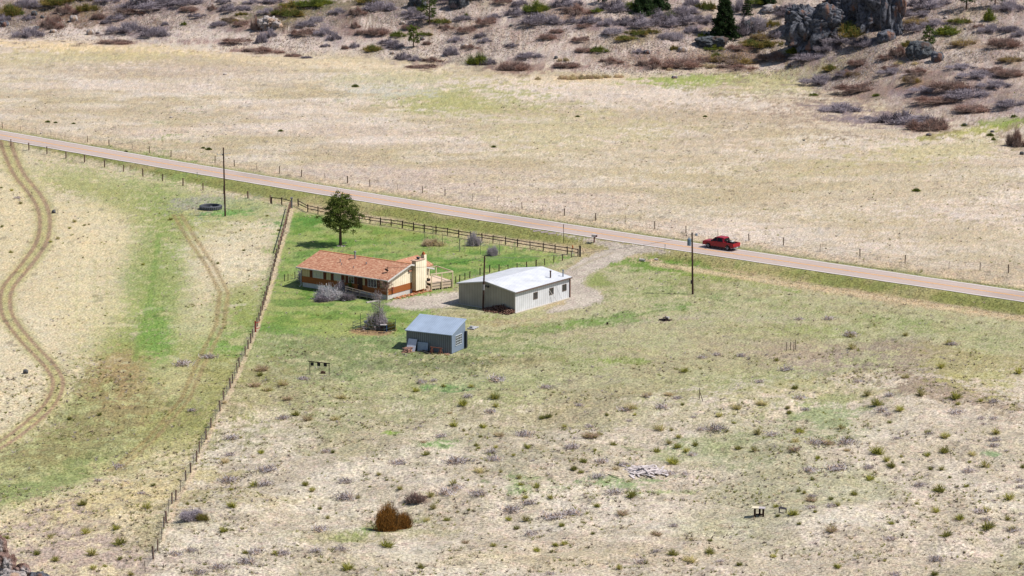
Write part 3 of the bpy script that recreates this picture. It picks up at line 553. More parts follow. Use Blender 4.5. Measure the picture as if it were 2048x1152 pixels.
rf = gable_roof(-.65, HDp + .65, -.55, HL + .55, ZE - .65 * sl_ + .12, ZR + .12, XM).build('roof', roofm, house)
for yy in (-.58, HL + .55):
    fm = MB()
    for s_, e_ in (((-.67, ZE - .67 * sl_), (XM, ZR)), ((XM, ZR), (HDp + .67, ZE - .67 * sl_))):
        fm.add([(s_[0], yy, s_[1] - .14), (e_[0], yy, e_[1] - .14), (e_[0], yy, e_[1] + .1), (s_[0], yy, s_[1] + .1), (s_[0], yy + .03, s_[1] - .14), (e_[0], yy + .03, e_[1] - .14), (e_[0], yy + .03, e_[1] + .1), (s_[0], yy + .03, s_[1] + .1)],
               [(0, 1, 2, 3), (7, 6, 5, 4), (0, 4, 5, 1), (3, 2, 6, 7), (0, 3, 7, 4), (1, 5, 6, 2)])
    fm.build('fascia', white, rf)
MB().box(XM - .12, XM + .12, -.56, HL + .56, ZR + .10, ZR + .16).build('ridge_cap', mat('orange_ridge_cap', alb(226, 160, 112), .9, .1, 4), rf)
m = MB(); m.box(-.80, -.68, -.5, HL + .5, ZE - .18, ZE - .05); m.build('gutter', white, rf)
m = MB(); m.bar((-.72, HL + .2, ZE - .2), (-.1, HL + .1, ZE - .5), .08); m.bar((-.1, HL + .1, ZE - .5), (-.1, HL + .1, .25), .08); m.bar((-.1, HL + .1, .25), (-.5, HL + .1, .05), .08); m.build('downspout', white, house)
MB().box(-.06, .0, -.06, .0, .5, ZE - .1).build('corner_trim', creamx, house)
curt = mat('pale_curtain_glass', alb(214, 214, 196), .5, .1, 3)
for (a0, a1, z0, z1, dv, pm) in ((11.4, 13.3, 1.6, 2.66, 3, curt), (8.2, 9.5, 1.72, 2.66, 2, curt), (5.9, 6.9, 1.65, 2.6, 2, glass), (1.9, 3.45, 1.45, 2.66, 3, glass)):
    window(house, 'y', 0, a0, a1, z0, z1, -1, dv, pane_m=pm)
for a in (13.32, 10.88, 9.52, 7.66, 6.92, 3.5, 1.35, 5.35):
    MB().box(-.05, -.0, a, a + .5, 1.56, 2.72).build('shutter', brownd, house)
dr = MB().box(-.05, 0, 4.4, 5.28, .8, 2.7).build('front_door', mat('dark_brown_door', alb(70, 36, 22), .6), house)
MB().box(-.09, -.05, 5.13, 5.19, 1.5, 1.6).build('handle', mat('brass', (.5, .4, .2), .4, metal=1), dr)
# rear wing with its own ridge, seen over the main ridge
wing = MB()
for a, b in (((-.2, ZE + .35), (2.6, ZR + .10)), ((2.6, ZR + .10), (5.4, ZE + .35))):
    wing.add([(XM, a[0], a[1]), (XM + 5.6, a[0], a[1]), (XM + 5.6, b[0], b[1]), (XM, b[0], b[1]), (XM, a[0], a[1] - .15), (XM + 5.6, a[0], a[1] - .15), (XM + 5.6, b[0], b[1] - .15), (XM, b[0], b[1] - .15)],
             [(0, 1, 2, 3), (7, 6, 5, 4), (0, 4, 5, 1), (3, 2, 6, 7), (1, 5, 6, 2), (0, 3, 7, 4)])
wing.build('rear_wing_roof', roofm, house)
MB().box(HDp, XM + 5.5, .4, 4.9, 0, ZE + .3).build('rear_wing_wall', creamx, house)
# chimney box and its flue
ch = MB().box(5.5, 7.5, -.75, -.02, .42, 4.62).build('chimney', creamx, house)
MB().box(5.42, 7.58, -.83, .1, 4.62, 4.70).build('chimney_cap', mat('pinkish_cap', alb(220, 184, 160), .8, .1, 3), ch)
m = MB(); m.tube((6.5, -.38, 4.70), (6.5, -.38, 4.95), .2); m.tube((6.5, -.38, 4.95), (6.5, -.38, 5.05), .3, .24); m.build('flue', mat('dark_metal', (.03, .03, .035), .5, metal=.5), ch)
c2 = MB().box(7.6, 8.15, -.62, .0, -.1, 5.15).build('side_stack', creamx, house)
m = MB(); m.box(7.66, 8.0, -.5, -.15, 5.15, 5.42); m.tube((7.83, -.3, 5.42), (7.83, -.3, 5.56), .13); m.build('clay_pot', mat('terracotta', alb(196, 110, 62), .8, .15, 5), c2)
m = MB(); m.box(5.55, 7.7, -.5, .0, -.1, .40); m.build('hearth_base', mat('orange_brick', alb(196, 108, 48), .9, .25, 6), house)
for x_, y_, h_, r_ in ((3.9, 8.8, .95, .11), (2.9, 6.0, .28, .09), (2.3, 10.2, .5, .07), (1.6, 9.4, .35, .05), (1.3, 7.0, .32, .05)):
    z_ = ZE + x_ * sl_ + .1; t_ = MB(); t_.tube((x_, y_, z_ - .1), (x_, y_, z_ + h_), r_)
    if h_ > .9: t_.tube((x_, y_, z_ + h_), (x_, y_, z_ + h_ + .14), r_ * 1.8, r_ * 1.5)
    t_.build('roof_vent', mat('grey_vent', alb(160, 160, 165) if h_ > .4 else alb(120, 96, 84), .6), rf)
m = MB(); zz = ZE + 1.5 * sl_; m.tube((1.5, 1.2, zz), (1.5, 1.2, zz + .9), .04); m.bar((1.5, .9, zz + .7), (1.5, 1.5, zz + .7), .04); m.tube((1.3, 1.2, zz + .45), (1.35, 1.2, zz + .5), .28, .3); m.build('antenna', MATS['dark_metal'], rf)
MB().box(.9, 1.25, -.2, -.02, .9, 1.65).build('meter_box', mat('meter_red', alb(182, 96, 60), .6), house)
m = MB()                                                          # ramp with rails along the front
m.box(-1.5, -.15, 1.2, 6.2, .28, .38); m.box(-1.5, -.15, 5.0, 6.3, .38, .55)
ramp = m.build('front_ramp', mat('weathered_boards', alb(176, 160, 146), .9, .15, 3), house)
m = MB(); m.bar((-1.5, 1.2, .95), (-1.5, 6.3, 1.35), .08); m.bar((-1.5, 1.2, .65), (-1.5, 6.3, 1.05), .06)
for q in range(5): m.bar((-1.5, 1.2 + q * 1.27, -.1), (-1.5, 1.2 + q * 1.27, .95 + q * .1), .09)
m.build('railing', MATS['weathered_boards'], ramp)

# ---- deck with a pergola frame beyond the gable end
dp = hc + Matrix.Rotation(HA, 4, 'Z') @ Vector((8.35, -1.15, 0)); DA = R(33)
deck = thing('wooden_deck', 'raised pinkish board deck beside the chimney end of the house', 'deck', dp, DA)
dk = mat('pinkish_deck_boards', alb(240, 214, 188), .9, .12, 3, stretch=(1, 8, 1))
MB().box(0, 3.45, 0, 4.4, .95, 1.05).build('floor', dk, deck)
MB().box(-.04, 3.49, -.06, 0, .22, 1.08).build('skirt', dk, deck); MB().box(3.45, 3.51, 0, 4.4, .22, 1.08).build('skirt', dk, deck)
m = MB(); m.box(-.03, 3.48, -.10, -.065, .6, .66); m.box(-.03, 3.48, -.10, -.065, 1.0, 1.1); m.build('trim_board', MATS['weathered_boards'], deck)
for q in range(6): MB().box(.05 + q * .65, .17 + q * .65, -.05, .07, -.1, .95).build('support_post', MATS['weathered_boards'], deck)
MB().box(-.75, -.05, -.1, .9, 0, .35).box(-.4, -.05, -.1, .9, .35, .7).build('step', dk, deck)
perg = thing('pergola_frame', 'open cream timber pergola frame standing over the deck', 'pergola', dp, DA)
cr = mat('cream_timber', alb(246, 226, 190), .8, .1, 3)
for x_, y_ in ((.05, -.16), (1.75, -.16), (3.55, -.16), (3.55, 4.3), (.05, 4.3)):
    MB().bar((x_, y_, -.05), (x_, y_, 2.3), .12).build('post', cr, perg)
m = MB(); m.bar((-.1, -.16, 2.37), (3.65, -.16, 2.37), .10, .15); m.bar((3.55, -.09, 2.40), (3.55, 4.4, 2.40), .10, .15); m.bar((-.1, 4.3, 2.37), (3.48, 4.3, 2.37), .10, .15); m.build('beam', cr, perg)
tag(MB().tube((0, 0, 0), (0, 0, .32), .30, .34).box(-.1, .1, -.1, .1, .32, .5).build('kettle_grill', MATS['dark_metal']), 'small black grill standing on the wooden deck', 'grill')
o = bpy.data.objects['kettle_grill']; o.location = dp + Matrix.Rotation(DA, 4, 'Z') @ Vector((.55, 1.6, 1.05))

# ---- metal shop: local x along the long wall, local y along its gable end
sc_ = Vector((*flat(1030.2, 626.5), 0)); SA = R(52.6)
shop = thing('metal_workshop', 'long beige metal workshop with white standing seam roof', 'workshop', sc_, SA)
SL, SW, SE, SR = 12.5, 9.75, 2.92, 3.72
bw = rib('beige_metal_x_lit', (.50, .505, .52), (.36, .36, .37), .46, 'X', .07, .55); bwy = rib('beige_metal_y_shaded', alb(190, 180, 164), alb(164, 154, 140), .46, 'Y', .07, .55)  # one metal twice: sunlit long wall lightened, shaded end wall darkened in colour
wr = rib('white_metal_roof', alb(248, 249, 254), alb(200, 204, 214), .5, 'X', .08, .42)
m = MB(); m.box(.1, SL - .1, 0, .1, .08, SE); m.box(.1, SL - .1, SW - .1, SW, .08, SE); m.build('long_wall', bw, shop)
m = MB()
for a, b in ((0, .1), (SL - .1, SL)):
    v = [(a, 0, .08), (a, SW, .08), (a, SW, SE), (a, SW / 2, SR), (a, 0, SE)]; v += [(b, y, z) for _, y, z in v]
    m.add(v, [(0, 1, 2, 3, 4), (9, 8, 7, 6, 5)] + [(i, i + 5, (i + 1) % 5 + 5, (i + 1) % 5) for i in range(5)])
m.build('end_wall', bwy, shop)
m = MB(); m.box(-.15, SL + .3, -.25, SW + .15, -.2, .08); m.build('slab', mat('pale_slab', alb(214, 204, 190), .9, .12, 2), shop)
m = MB(); k = (SR - SE) / (SW / 2)
for a, b in (((-.25, SE - .25 * k), (SW / 2, SR)), ((SW / 2, SR), (SW + .25, SE - .25 * k))):
    m.add([(-.2, a[0], a[1] + .1), (SL + .2, a[0], a[1] + .1), (SL + .2, b[0], b[1] + .1), (-.2, b[0], b[1] + .1), (-.2, a[0], a[1]), (SL + .2, a[0], a[1]), (SL + .2, b[0], b[1]), (-.2, b[0], b[1])],
          [(0, 1, 2, 3), (7, 6, 5, 4), (0, 4, 5, 1), (3, 2, 6, 7), (1, 5, 6, 2), (0, 3, 7, 4)])
srf = m.build('roof', wr, shop)
gut = mat('brown_gutter', alb(120, 100, 90), .6); MB().box(-.2, SL + .2, -.36, -.26, SE - .12, SE + .03).build('gutter', gut, srf)
tr = mat('pale_trim', alb(222, 216, 208), .6); m = MB()
m.bar((-.23, -.25, SE - .02), (-.23, SW / 2, SR + .05), .05, .16); m.bar((-.23, SW / 2, SR + .05), (-.23, SW + .25, SE - .02), .05, .16); m.build('rake_trim', tr, srf)
MB().box(-.05, .0, -.05, .05, .08, SE - .05).build('corner_trim', tr, shop)
MB().box(SL - .1, SL + .03, -.14, -.02, .08, SE - .1).build('downspout', mat('rust_brown', alb(130, 84, 66), .7), shop)
dkf = mat('bronze_frame', alb(120, 100, 88), .5)
for a in (4.1, 7.75, 10.75): window(shop, 'x', 0, a, a + .95, 1.2, 2.15, -1, 2, frm=dkf)
MB().bar((8.9, -.6, .05), (7.7, -.06, 1.9), .05).build('leaning_pole', white, shop)
for x_, y_, h_, r_, mm in ((9.5, 1.1, 1.0, .10, 'flue_brown'), (11.6, .5, .95, .08, 'flue_blue')):
    t_ = MB(); zb = SE + y_ * k; t_.tube((x_, y_, zb), (x_, y_, zb + h_), r_); t_.tube((x_, y_, zb + h_), (x_, y_, zb + h_ + .12), r_ * 1.7, r_ * 1.2)
    t_.build('flue_pipe', mat(mm, alb(84, 56, 46) if 'brown' in mm else alb(110, 132, 160), .5), srf)
for y_ in (SW / 2 - .35, SW / 2 + .15):
    MB().tube((0, y_, SR - .55), (-.22, y_ - .05, SR - .6), .10, .16).build('floodlight', MATS['dark_metal'], shop)

# ---- blue-grey shed with one slope
bc = Vector((*flat(903.7, 708.2), 0)); BA = R(63.5)
shed = thing('metal_shed', 'small blue-grey metal shed with single slope roof and gridded window', 'shed', bc, BA)
BD, BL, BF, BB = 3.75, 6.6, 2.5, 3.72
bg_ = rib('blue_grey_metal_y', alb(134, 142, 150), alb(92, 98, 106), .28, 'Y', .1, .5); bgx = mat('blue_grey_panel', alb(138, 154, 176), .5, .08, 2)
brf = rib('blue_grey_roof', alb(186, 202, 224), alb(166, 184, 210), .3, 'Y', .07, .4)
m = MB(); m.box(0, .06, .06, BL - .06, .05, BF); m.box(BD - .06, BD, .06, BL - .06, .05, BB); m.build('front_wall', bg_, shed)
for a, b in ((0, .06), (BL - .06, BL)): MB().prism([(0, .05), (BD, .05), (BD, BB), (0, BF)], a, b).build('end_wall', bgx, shed)
kk = (BB - BF) / BD; m = MB()
m.add([(-.2, -.12, BF - .2 * kk), (BD + .15, -.12, BB + .15 * kk), (BD + .15, BL + .12, BB + .15 * kk), (-.2, BL + .12, BF - .2 * kk)] + [(-.2, -.12, BF - .2 * kk + .09), (BD + .15, -.12, BB + .15 * kk + .09), (BD + .15, BL + .12, BB + .15 * kk + .09), (-.2, BL + .12, BF - .2 * kk + .09)],
      [(3, 2, 1, 0), (4, 5, 6, 7), (0, 1, 5, 4), (1, 2, 6, 5), (2, 3, 7, 6), (3, 0, 4, 7)]); m.build('roof', brf, shed)
window(shed, 'x', 0, .95, 2.75, .85, 2.2, -1, 4, frm=mat('pale_window_bars', alb(214, 222, 232), .6), rows=4)
MB().box(3.45, 3.8, -.30, -.03, .1, 2.3).build('door', mat('black_door', alb(48, 52, 58), .6), shed)
MB().box(.05, BD - .05, .05, BL - .05, -.15, .05).build('skid_base', mat('old_timber', alb(98, 82, 72), .9, .2, 3), shed)
M_BA = Matrix.Translation(bc) @ Matrix.Rotation(BA, 4, 'Z')
def near_shed(x, y, z=0): return M_BA @ Vector((x, y, z))
def place(o, loc, rz=0): o.location = loc; o.rotation_euler = (0, 0, rz); return o
tin = mat('galvanised_tin', alb(226, 230, 244), .4, .15, 2); tinb = mat('old_grey_tin', alb(190, 204, 224), .5, .12, 2)
m = MB(); m.add([(-.95, 0, 0), (-.95, 1.25, 0), (-.18, 1.25, 1.45), (-.18, 0, 1.45), (-.99, 0, 0), (-.99, 1.25, 0), (-.22, 1.25, 1.48), (-.22, 0, 1.48)], [(0, 3, 2, 1), (4, 5, 6, 7), (0, 1, 5, 4), (2, 3, 7, 6), (0, 4, 7, 3), (1, 2, 6, 5)])
tag(place(m.build('tin_sheet', tin), near_shed(0, 4.9), BA), 'crumpled silver tin sheet leaning on the blue-grey shed', 'metal sheet')
m = MB(); m.add([(-.3, 0, 0), (-.3, 1.5, 0), (-.12, 1.5, 1.15), (-.12, 0, 1.15), (-.34, 0, 0), (-.34, 1.5, 0), (-.16, 1.5, 1.15), (-.16, 0, 1.15)], [(0, 3, 2, 1), (4, 5, 6, 7), (0, 1, 5, 4), (2, 3, 7, 6), (0, 4, 7, 3), (1, 2, 6, 5)])
for q in range(5): m.bar((-.36, 0, .1 + q * .24), (-.36 + .04, 1.5, .12 + q * .24), .03)
tag(place(m.build('ribbed_panel', tinb), near_shed(0, 3.35), BA), 'low ribbed grey panel propped against the shed wall', 'panel')
def boards(n, lx, ly, ln, th, zh, mname, cols, seed, name):
    rr = random.Random(seed); m = MB()
    for i in range(n):
        a = rr.uniform(0, math.pi); x, y = rr.gauss(0, lx / 3), rr.gauss(0, ly / 3); q = math.exp(-(x * x / lx ** 2 + y * y / ly ** 2) * 4)
        z = .04 + zh * q * rr.random() ; L = ln * rr.uniform(.4, 1) / 2; t = rr.uniform(-.15, .15) * (1 if zh > .2 else .2)
        m.bar((x - L * math.cos(a), y - L * math.sin(a), max(.03, z - t * L)), (x + L * math.cos(a), y + L * math.sin(a), max(.03, z + t * L)), th * rr.uniform(.6, 1.5), th * .4)
    return m.build(name, mat(mname, cols, .9, .25, 1.3, rnd=.05))
tag(place(boards(34, 1.3, .9, 1.4, .1, .6, 'reddish_scrap_wood', alb(196, 150, 130), 3, 'scrap_wood_pile'), near_shed(-1.3, 5.6), BA), 'jumbled reddish scrap wood heaped below the tin sheet', 'wood pile')
def hoop(r, t, n=20, m=None, z=0, cx=0, cy=0):
    m = m or MB(); P = [(cx + r * math.cos(2 * math.pi * i / n), cy + r * math.sin(2 * math.pi * i / n), z) for i in range(n + 1)]; return m.path(P, t, 5)
m = MB()
for q in range(5): hoop(.55 - q * .05, .035, m=m, z=.04 + q * .05, cx=q * .25 - .5, cy=q * .04)
tag(place(m.build('black_hose', mat('black_rubber', (.015, .015, .018), .7)), near_shed(-.8, 3.2), BA + 1.4), 'coils of black hose lying in front of the shed', 'hose')
m = MB()
for x_ in (0, 1.25):
    for s_ in (-1, 1): m.bar((x_ + s_ * .18, -.28, 0), (x_ + s_ * .02, -.02, .78), .06); m.bar((x_ + s_ * .18, .28, 0), (x_ + s_ * .02, .02, .78), .06)
m.bar((-.25, 0, .8), (1.5, 0, .8), .09)
tag(place(m.build('sawhorse', mat('rusty_brown_wood', alb(150, 92, 72), .9, .2, 4)), near_shed(-.75, 2.5), BA + R(-90)), 'rusty brown sawhorse frame in front of the shed', 'sawhorse')
tag(place(boards(6, .8, .4, 1.3, .12, .1, 'reddish_scrap_wood', None, 9, 'loose_boards'), near_shed(-.35, .45), BA + .6), 'few loose boards lying at the shed corner', 'boards')
p_ = at(946, 657); m = MB(); m.box(-.75, .75, -.5, .5, .1, .16)
for x_ in (-.6, 0, .6): m.box(x_ - .06, x_ + .06, -.5, .5, 0, .1)
m.box(-.55, -.1, -.2, .25, .16, .4)
tag(place(m.build('pallet', mat('grey_pallet', alb(196, 196, 200), .8, .15, 3)), p_, BA), 'pale grey pallet lying behind the blue-grey shed', 'pallet')

# ---- firewood against the shop gable
rr = random.Random(5); M_SA = Matrix.Translation(sc_) @ Matrix.Rotation(SA, 4, 'Z')
bark = mat('dark_firewood', alb(104, 70, 58), .95, .45, 5, tint=alb(206, 172, 150)); fw = MB()
for i in range(420):
    y = rr.uniform(.0, 4.8); x = -abs(rr.gauss(0, .55)) - .2; hmax = 1.15 * (1 - abs(y - 2.0) / 3.2) * max(0, 1 - abs(x) / 1.5)
    z = rr.uniform(0, max(.05, hmax)); a = rr.gauss(0, .5); L = rr.uniform(.16, .26)
    fw.tube((x - L * math.cos(a), y - L * math.sin(a), z + .07), (x + L * math.cos(a), y + L * math.sin(a), z + .07 + rr.uniform(-.06, .06)), rr.uniform(.05, .1), n=5)
o = fw.build('firewood_pile', bark); o.matrix_world = M_SA; tag(o, 'heap of split dark firewood against the workshop gable', 'firewood')
# red stones at the chimney foot
rr = random.Random(11); st = MB()
def pebble(m, c, r, rr):
    v = []; 
    for i in range(6):
        for j in (0, 1): 
            q = 2 * math.pi * (i + .5 * j) / 6; v.append((c[0] + r * math.cos(q) * rr.uniform(.7, 1.2), c[1] + r * math.sin(q) * rr.uniform(.7, 1.2), c[2] + (r * .75 * rr.uniform(.6, 1.1) if j else -.02)))
    k = [(2 * i, 2 * ((i + 1) % 6), 2 * ((i + 1) % 6) + 1, 2 * i + 1) for i in range(6)]
    m.add(v, k + [tuple(2 * i + 1 for i in range(6))])
for i in range(110):
    x = rr.uniform(1.2, 8.2); y = -rr.uniform(.25, 1.5) * (.5 + x / 16); pebble(st, (x, y, 0), rr.uniform(.08, .24), rr)
o = st.build('red_stone_border', mat('red_sandstone', alb(214, 152, 112), .95, .25, 4)); o.matrix_world = Matrix.Translation(hc) @ Matrix.Rotation(HA, 4, 'Z')
tag(o, 'rough red sandstone rocks banked along the house gable', 'stones', kind=None)
p_ = at(757, 617); tag(place(MB().box(-1.1, 1.1, -.12, .12, 0, .16).build('bed_edging', mat('pale_timber', alb(216, 208, 196), .9, .1, 3)), at(746, 604), R(38)), 'pale timber edging in front of the shrubs at the house', 'edging')
# ------------------------------------------------------------------ fences
postm = mat('weathered_post', alb(128, 102, 88), .95, .25, 3); darkp = mat('dark_post', alb(66, 52, 46), .95, .2, 3); wire = mat('fence_wire', alb(140, 132, 124), .5, metal=.3)
tpm = mat('steel_post', alb(128, 116, 104), .7, .1, 3); palep = mat('pale_post', alb(196, 180, 150), .9, .1, 3)
def resample(pts, step):
    """pixel polyline -> evenly spaced ground points"""
    P = [at(x, y) for x, y in pts]; out = [P[0]]; carry = 0
    for a, b in zip(P[:-1], P[1:]):
        d = (b - a).length; t = step - carry
        while t <= d: q = a.lerp(b, t / d); out.append(Vector((q.x, q.y, gz(q.x, q.y)))); t += step
        carry = d - (t - step)
    return out
def fence(name, label, P, hgt_, th, m, wires=(), rails=(), rm=None, rnd=.08, seed=0, group=None, alt=None, lean=.05, wth=.012):
    rr = random.Random(seed); root = thing(name, label, 'fence', P[0], 0, group); o0 = P[0]
    for i, p in enumerate(P):
        h_ = hgt_ * (1 + rr.uniform(-rnd, rnd)); q = p - o0; mm, tt = (m, th * rr.uniform(.85, 1.2))
        if alt and alt(i): mm, tt = tpm, .05
        MB().bar(q + Vector((0, 0, -.1)), q + Vector((rr.uniform(-lean, lean) * h_, rr.uniform(-lean, lean) * h_, h_)), tt).build('post', mm, root)
    for w_ in wires:
        b = MB()
        for a, c in zip(P[:-1], P[1:]): b.bar(a - o0 + Vector((0, 0, w_)), c - o0 + Vector((0, 0, w_)), wth)
        b.build('wire', wire, root)
    for w_ in rails:
        b = MB()
        for a, c in zip(P[:-1], P[1:]): b.bar(a - o0 + Vector((0, 0, w_ + rr.uniform(-.04, .04))), c - o0 + Vector((0, 0, w_ + rr.uniform(-.04, .04))), .07, .11)
        b.build('rail', rm or m, root)
    return root
LONG = [(580, 418), (572, 450), (565, 477), (556, 507), (545, 548), (533, 592), (522, 630), (514, 655), (499, 692), (478, 735), (460, 778), (443, 815), (424, 850), (405, 890), (380, 950), (354, 994), (337, 1024), (323, 1080), (306, 1120), (285, 1150)]
PL = resample(LONG, 3.3)
lf = fence('wire_mesh_fence', 'long post and wire mesh fence running from the lawn corner to the bottom edge', PL, 1.25, .135, postm, wires=(.3, .6, .9, 1.15), seed=1, alt=lambda i: i > 30 and i % 3 == 2, wth=.01)
b = MB(); o0 = PL[0]
for a, c in list(zip(PL[:-1], PL[1:]))[:11]: b.bar(a - o0 + Vector((0, 0, 1.05)), c - o0 + Vector((0, 0, 1.05)), .09, .13)
b.build('rail', mat('reddish_rail', alb(150, 104, 88), .95, .2, 3), lf)
def meshm():
    m = bpy.data.materials.new('wire_mesh'); m.use_nodes = True; n = m.node_tree.nodes; l = m.node_tree.links; p = n['Principled BSDF']
    p.inputs['Base Color'].default_value = (*alb(190, 192, 196), 1); p.inputs['Roughness'].default_value = .5
    tc = n.new('ShaderNodeTexCoord'); sp = n.new('ShaderNodeSeparateXYZ'); l.new(tc.outputs['UV'], sp.inputs[0]); outs = []
    for ax in (0, 1):
        q = n.new('ShaderNodeMath'); q.operation = 'FRACT'; l.new(sp.outputs[ax], q.inputs[0]); g = n.new('ShaderNodeMath'); g.operation = 'LESS_THAN'; g.inputs[1].default_value = .045; l.new(q.outputs[0], g.inputs[0]); outs.append(g.outputs[0])
    mx = n.new('ShaderNodeMath'); mx.operation = 'MAXIMUM'; l.new(outs[0], mx.inputs[0]); l.new(outs[1], mx.inputs[1]); l.new(mx.outputs[0], p.inputs['Alpha']); return m
def mesh_panel(parent, P, h_, o0, cell=.12):
    V = []; Fq = []; U = []; s = 0
    for i, p in enumerate(P):
        if i: s += (P[i] - P[i - 1]).length
        V += [tuple(p - o0 + Vector((0, 0, .03))), tuple(p - o0 + Vector((0, 0, h_)))]; U += [(s / cell, 0), (s / cell, h_ / cell)]
    for i in range(len(P) - 1): Fq.append((2 * i, 2 * i + 2, 2 * i + 3, 2 * i + 1))
    me = bpy.data.meshes.new('wire_mesh'); me.from_pydata(V, [], Fq); uv = me.uv_layers.new(name='UVMap')
    for lp in me.loops: uv.data[lp.index].uv = U[lp.vertex_index]
    me.materials.append(bpy.data.materials.get('wire_mesh') or meshm()); return link('wire_mesh', me, parent)
mesh_panel(lf, PL, 1.1, o0)
g_ = MB(); g_.bar((0, 0, -.1), (0, 0, 1.5), .2); g_.bar((0, 0, .4), (.5, .8, .4), .08); g_.bar((0, 0, 1.2), (.5, .8, 1.2), .08)
tag(place(g_.build('gate_post', mat('red_paint', alb(176, 66, 56), .6)), at(511, 664)), 'short red painted gate post in the long mesh fence', 'post')
RAIL = [(596.5, 413.5), (615.6, 424), (636, 428), (681, 436.5), (718.5, 443), (740, 447), (761, 450), (782.5, 453), (804.7, 456.5), (827, 461), (848.6, 464), (872, 467.7), (895, 471), (917.5, 475), (941, 479), (964, 482.5), (986, 486), (1011, 489.5), (1035, 493.5), (1060, 497.5), (1086.6, 501.6), (1110, 505.4), (1134.5, 509), (1156, 512.5)]
fence('wooden_rail_fence', 'dark two-rail wooden fence between the lawn and the road', [at(*p) for p in RAIL], 1.2, .12, darkp, rails=(.55, 1.0), seed=2, lean=.02)
fence('wooden_rail_fence', 'short one-rail wooden fence stub left of the lawn corner post', [at(543, 407.5), at(563.5, 409.5), at(582, 414)], 1.15, .16, darkp, rails=(1.0,), seed=3, lean=.01)
m = MB(); m.bar((0, 0, -.1), (0, 0, 1.5), .26); m.box(-.2, .2, -.2, .2, 1.5, 1.75); tag(place(m.build('corner_post', mat('grey_corner_post', alb(146, 142, 146), .8, .2, 3)), at(583.5, 416)), 'thick grey capped corner post where the three fences meet', 'post')
fence('dark_post_fence', 'dark short-post wire fence from the drive corner behind the workshop to the deck', [at(*p) for p in [(1142.8, 515), (1125, 521.5), (1107.5, 525), (1089.5, 530.5), (1072, 534), (1053, 537.5), (1034, 541), (1016, 543), (998, 543.5), (979, 545.5), (960, 550), (939.5, 556), (930, 559.5), (919, 563.5), (911.4, 567), (902, 572)]], 1.05, .11, darkp, wires=(.5, .9), seed=4)
fence('dark_post_fence', 'short dark wire fence between the mesh fence and the house corner', [at(*p) for p in [(569, 563), (576, 561.5), (590, 558), (598, 556), (604, 554.5)]], 1.1, .08, darkp, wires=(.4, .9), seed=14)
NEARF = [(-16, 283), (22, 291.5), (58, 299.5), (94, 308), (132, 316.5), (169, 325), (209, 334.5), (247, 343.5), (286, 353), (325, 362.5), (366, 371.5), (406, 380.5), (447, 387.5), (496, 397), (541, 406)]
fence('roadside_wire_fence', 'roadside wire fence with dark wooden posts between the pasture and the road', [at(*p) for p in NEARF], 1.3, .15, postm, wires=(.5, .85, 1.15), seed=6)
FARF = [(-28, 250), (5, 257), (42, 264.5), (72.5, 267.5), (102, 273), (130, 277.5), (175, 284.5), (218, 291.5), (265, 298.5), (299, 306), (342, 313.5), (372, 318), (430, 325), (469, 333), (513, 339), (559, 347), (603, 353.5), (650, 360), (695, 366.5), (740, 373), (795, 380), (845, 386), (890, 392), (945, 402), (994, 408), (1044, 418), (1086, 424.5), (1128.6, 431.5), (1191, 441), (1250, 447), (1309.7, 457.5), (1372, 466), (1436, 474), (1498, 482), (1567, 491), (1640, 503), (1720, 513), (1810, 525.5), (1898, 538), (1960, 541), (2017, 546), (2080, 556)]
fence('roadside_wire_fence', 'long thin-post wire fence on the far side of the road', [at(*p) for p in FARF], 1.2, .12, mat('old_grey_brown_post', alb(122, 104, 88), .95, .2, 3), wires=(.5, .85, 1.1), seed=7, alt=lambda i: i % 3 == 2 or i in (3, 4, 24))
# wire garden cage behind the lawn
fence('garden_wire_cage', 'tall thin wire garden enclosure with dry bushes beside the rail fence', [at(*p) for p in [(850, 486), (866, 478), (885, 492), (919, 503), (961, 509), (999, 508), (1030, 505)]], 2.0, .06, mat('green_steel_post', alb(112, 134, 104), .6), wires=(.6, 1.2, 1.9), seed=8, lean=.01)
mm_ = MB(); mm_.bar((0, 0, 0), (0, 0, 2.2), .1); mm_.bar((-.75, -.1, 0), (-.75, -.1, 2.1), .07); mm_.bar((-.75, -.1, 2.1), (0, 0, 2.15), .06)
tag(place(mm_.build('garden_arch', cr), at(930, 503)), 'pale wooden garden gateway in the wire enclosure', 'gateway')

# ------------------------------------------------------------------ poles, posts, roadside things
pw = mat('dark_pole_wood', alb(84, 60, 52), .95, .25, 1.5, stretch=(6, 6, 1)); ins = mat('grey_insulator', alb(190, 196, 206), .3); gal = mat('galvanised', alb(168, 176, 188), .4, metal=.3)
def wp(px, py): return at(px, py)
def tip(base, px, py):
    """world point above the base, at its distance, on a pixel's line of sight"""
    a, b, c = ray(px, py); t = base.y / b; return Vector((a * t, b * t, H + c * t))
def pole(label, base, top, r=.15, group='utility poles'):
    t_ = thing('utility_pole', label, 'utility pole', base, 0, group); v = top - base
    MB().tube((0, 0, -.2), v, r, r * .7, 10).build('shaft', pw, t_); return t_, v
b1 = at(450.5, 432.5); p1, v = pole('tall bare utility pole with thin crossarms beside the black tyre tank', b1, tip(b1, 446.6, 295))
d_ = v.normalized(); c = v * .905
m = MB(); m.bar(c + Vector((-.95, -.4, -.08)), c + Vector((.95, .4, .12)), .05, .07); m.build('crossarm', ins, p1)
for s_ in (-.95, .95): MB().tube(c + Vector((s_, .4 * s_, -.05)), c + Vector((s_, .4 * s_, .13)), .06).build('insulator', ins, p1)
MB().tube(c + Vector((-.05, -.12, -.2)), c + Vector((-.05, -.12, .0)), .16).build('insulator', MATS['dark_metal'], p1)
m = MB(); MB().box(-.04, .04, -.2, -.14, 1.2, 1.9).build('pole_tag', gal, p1)
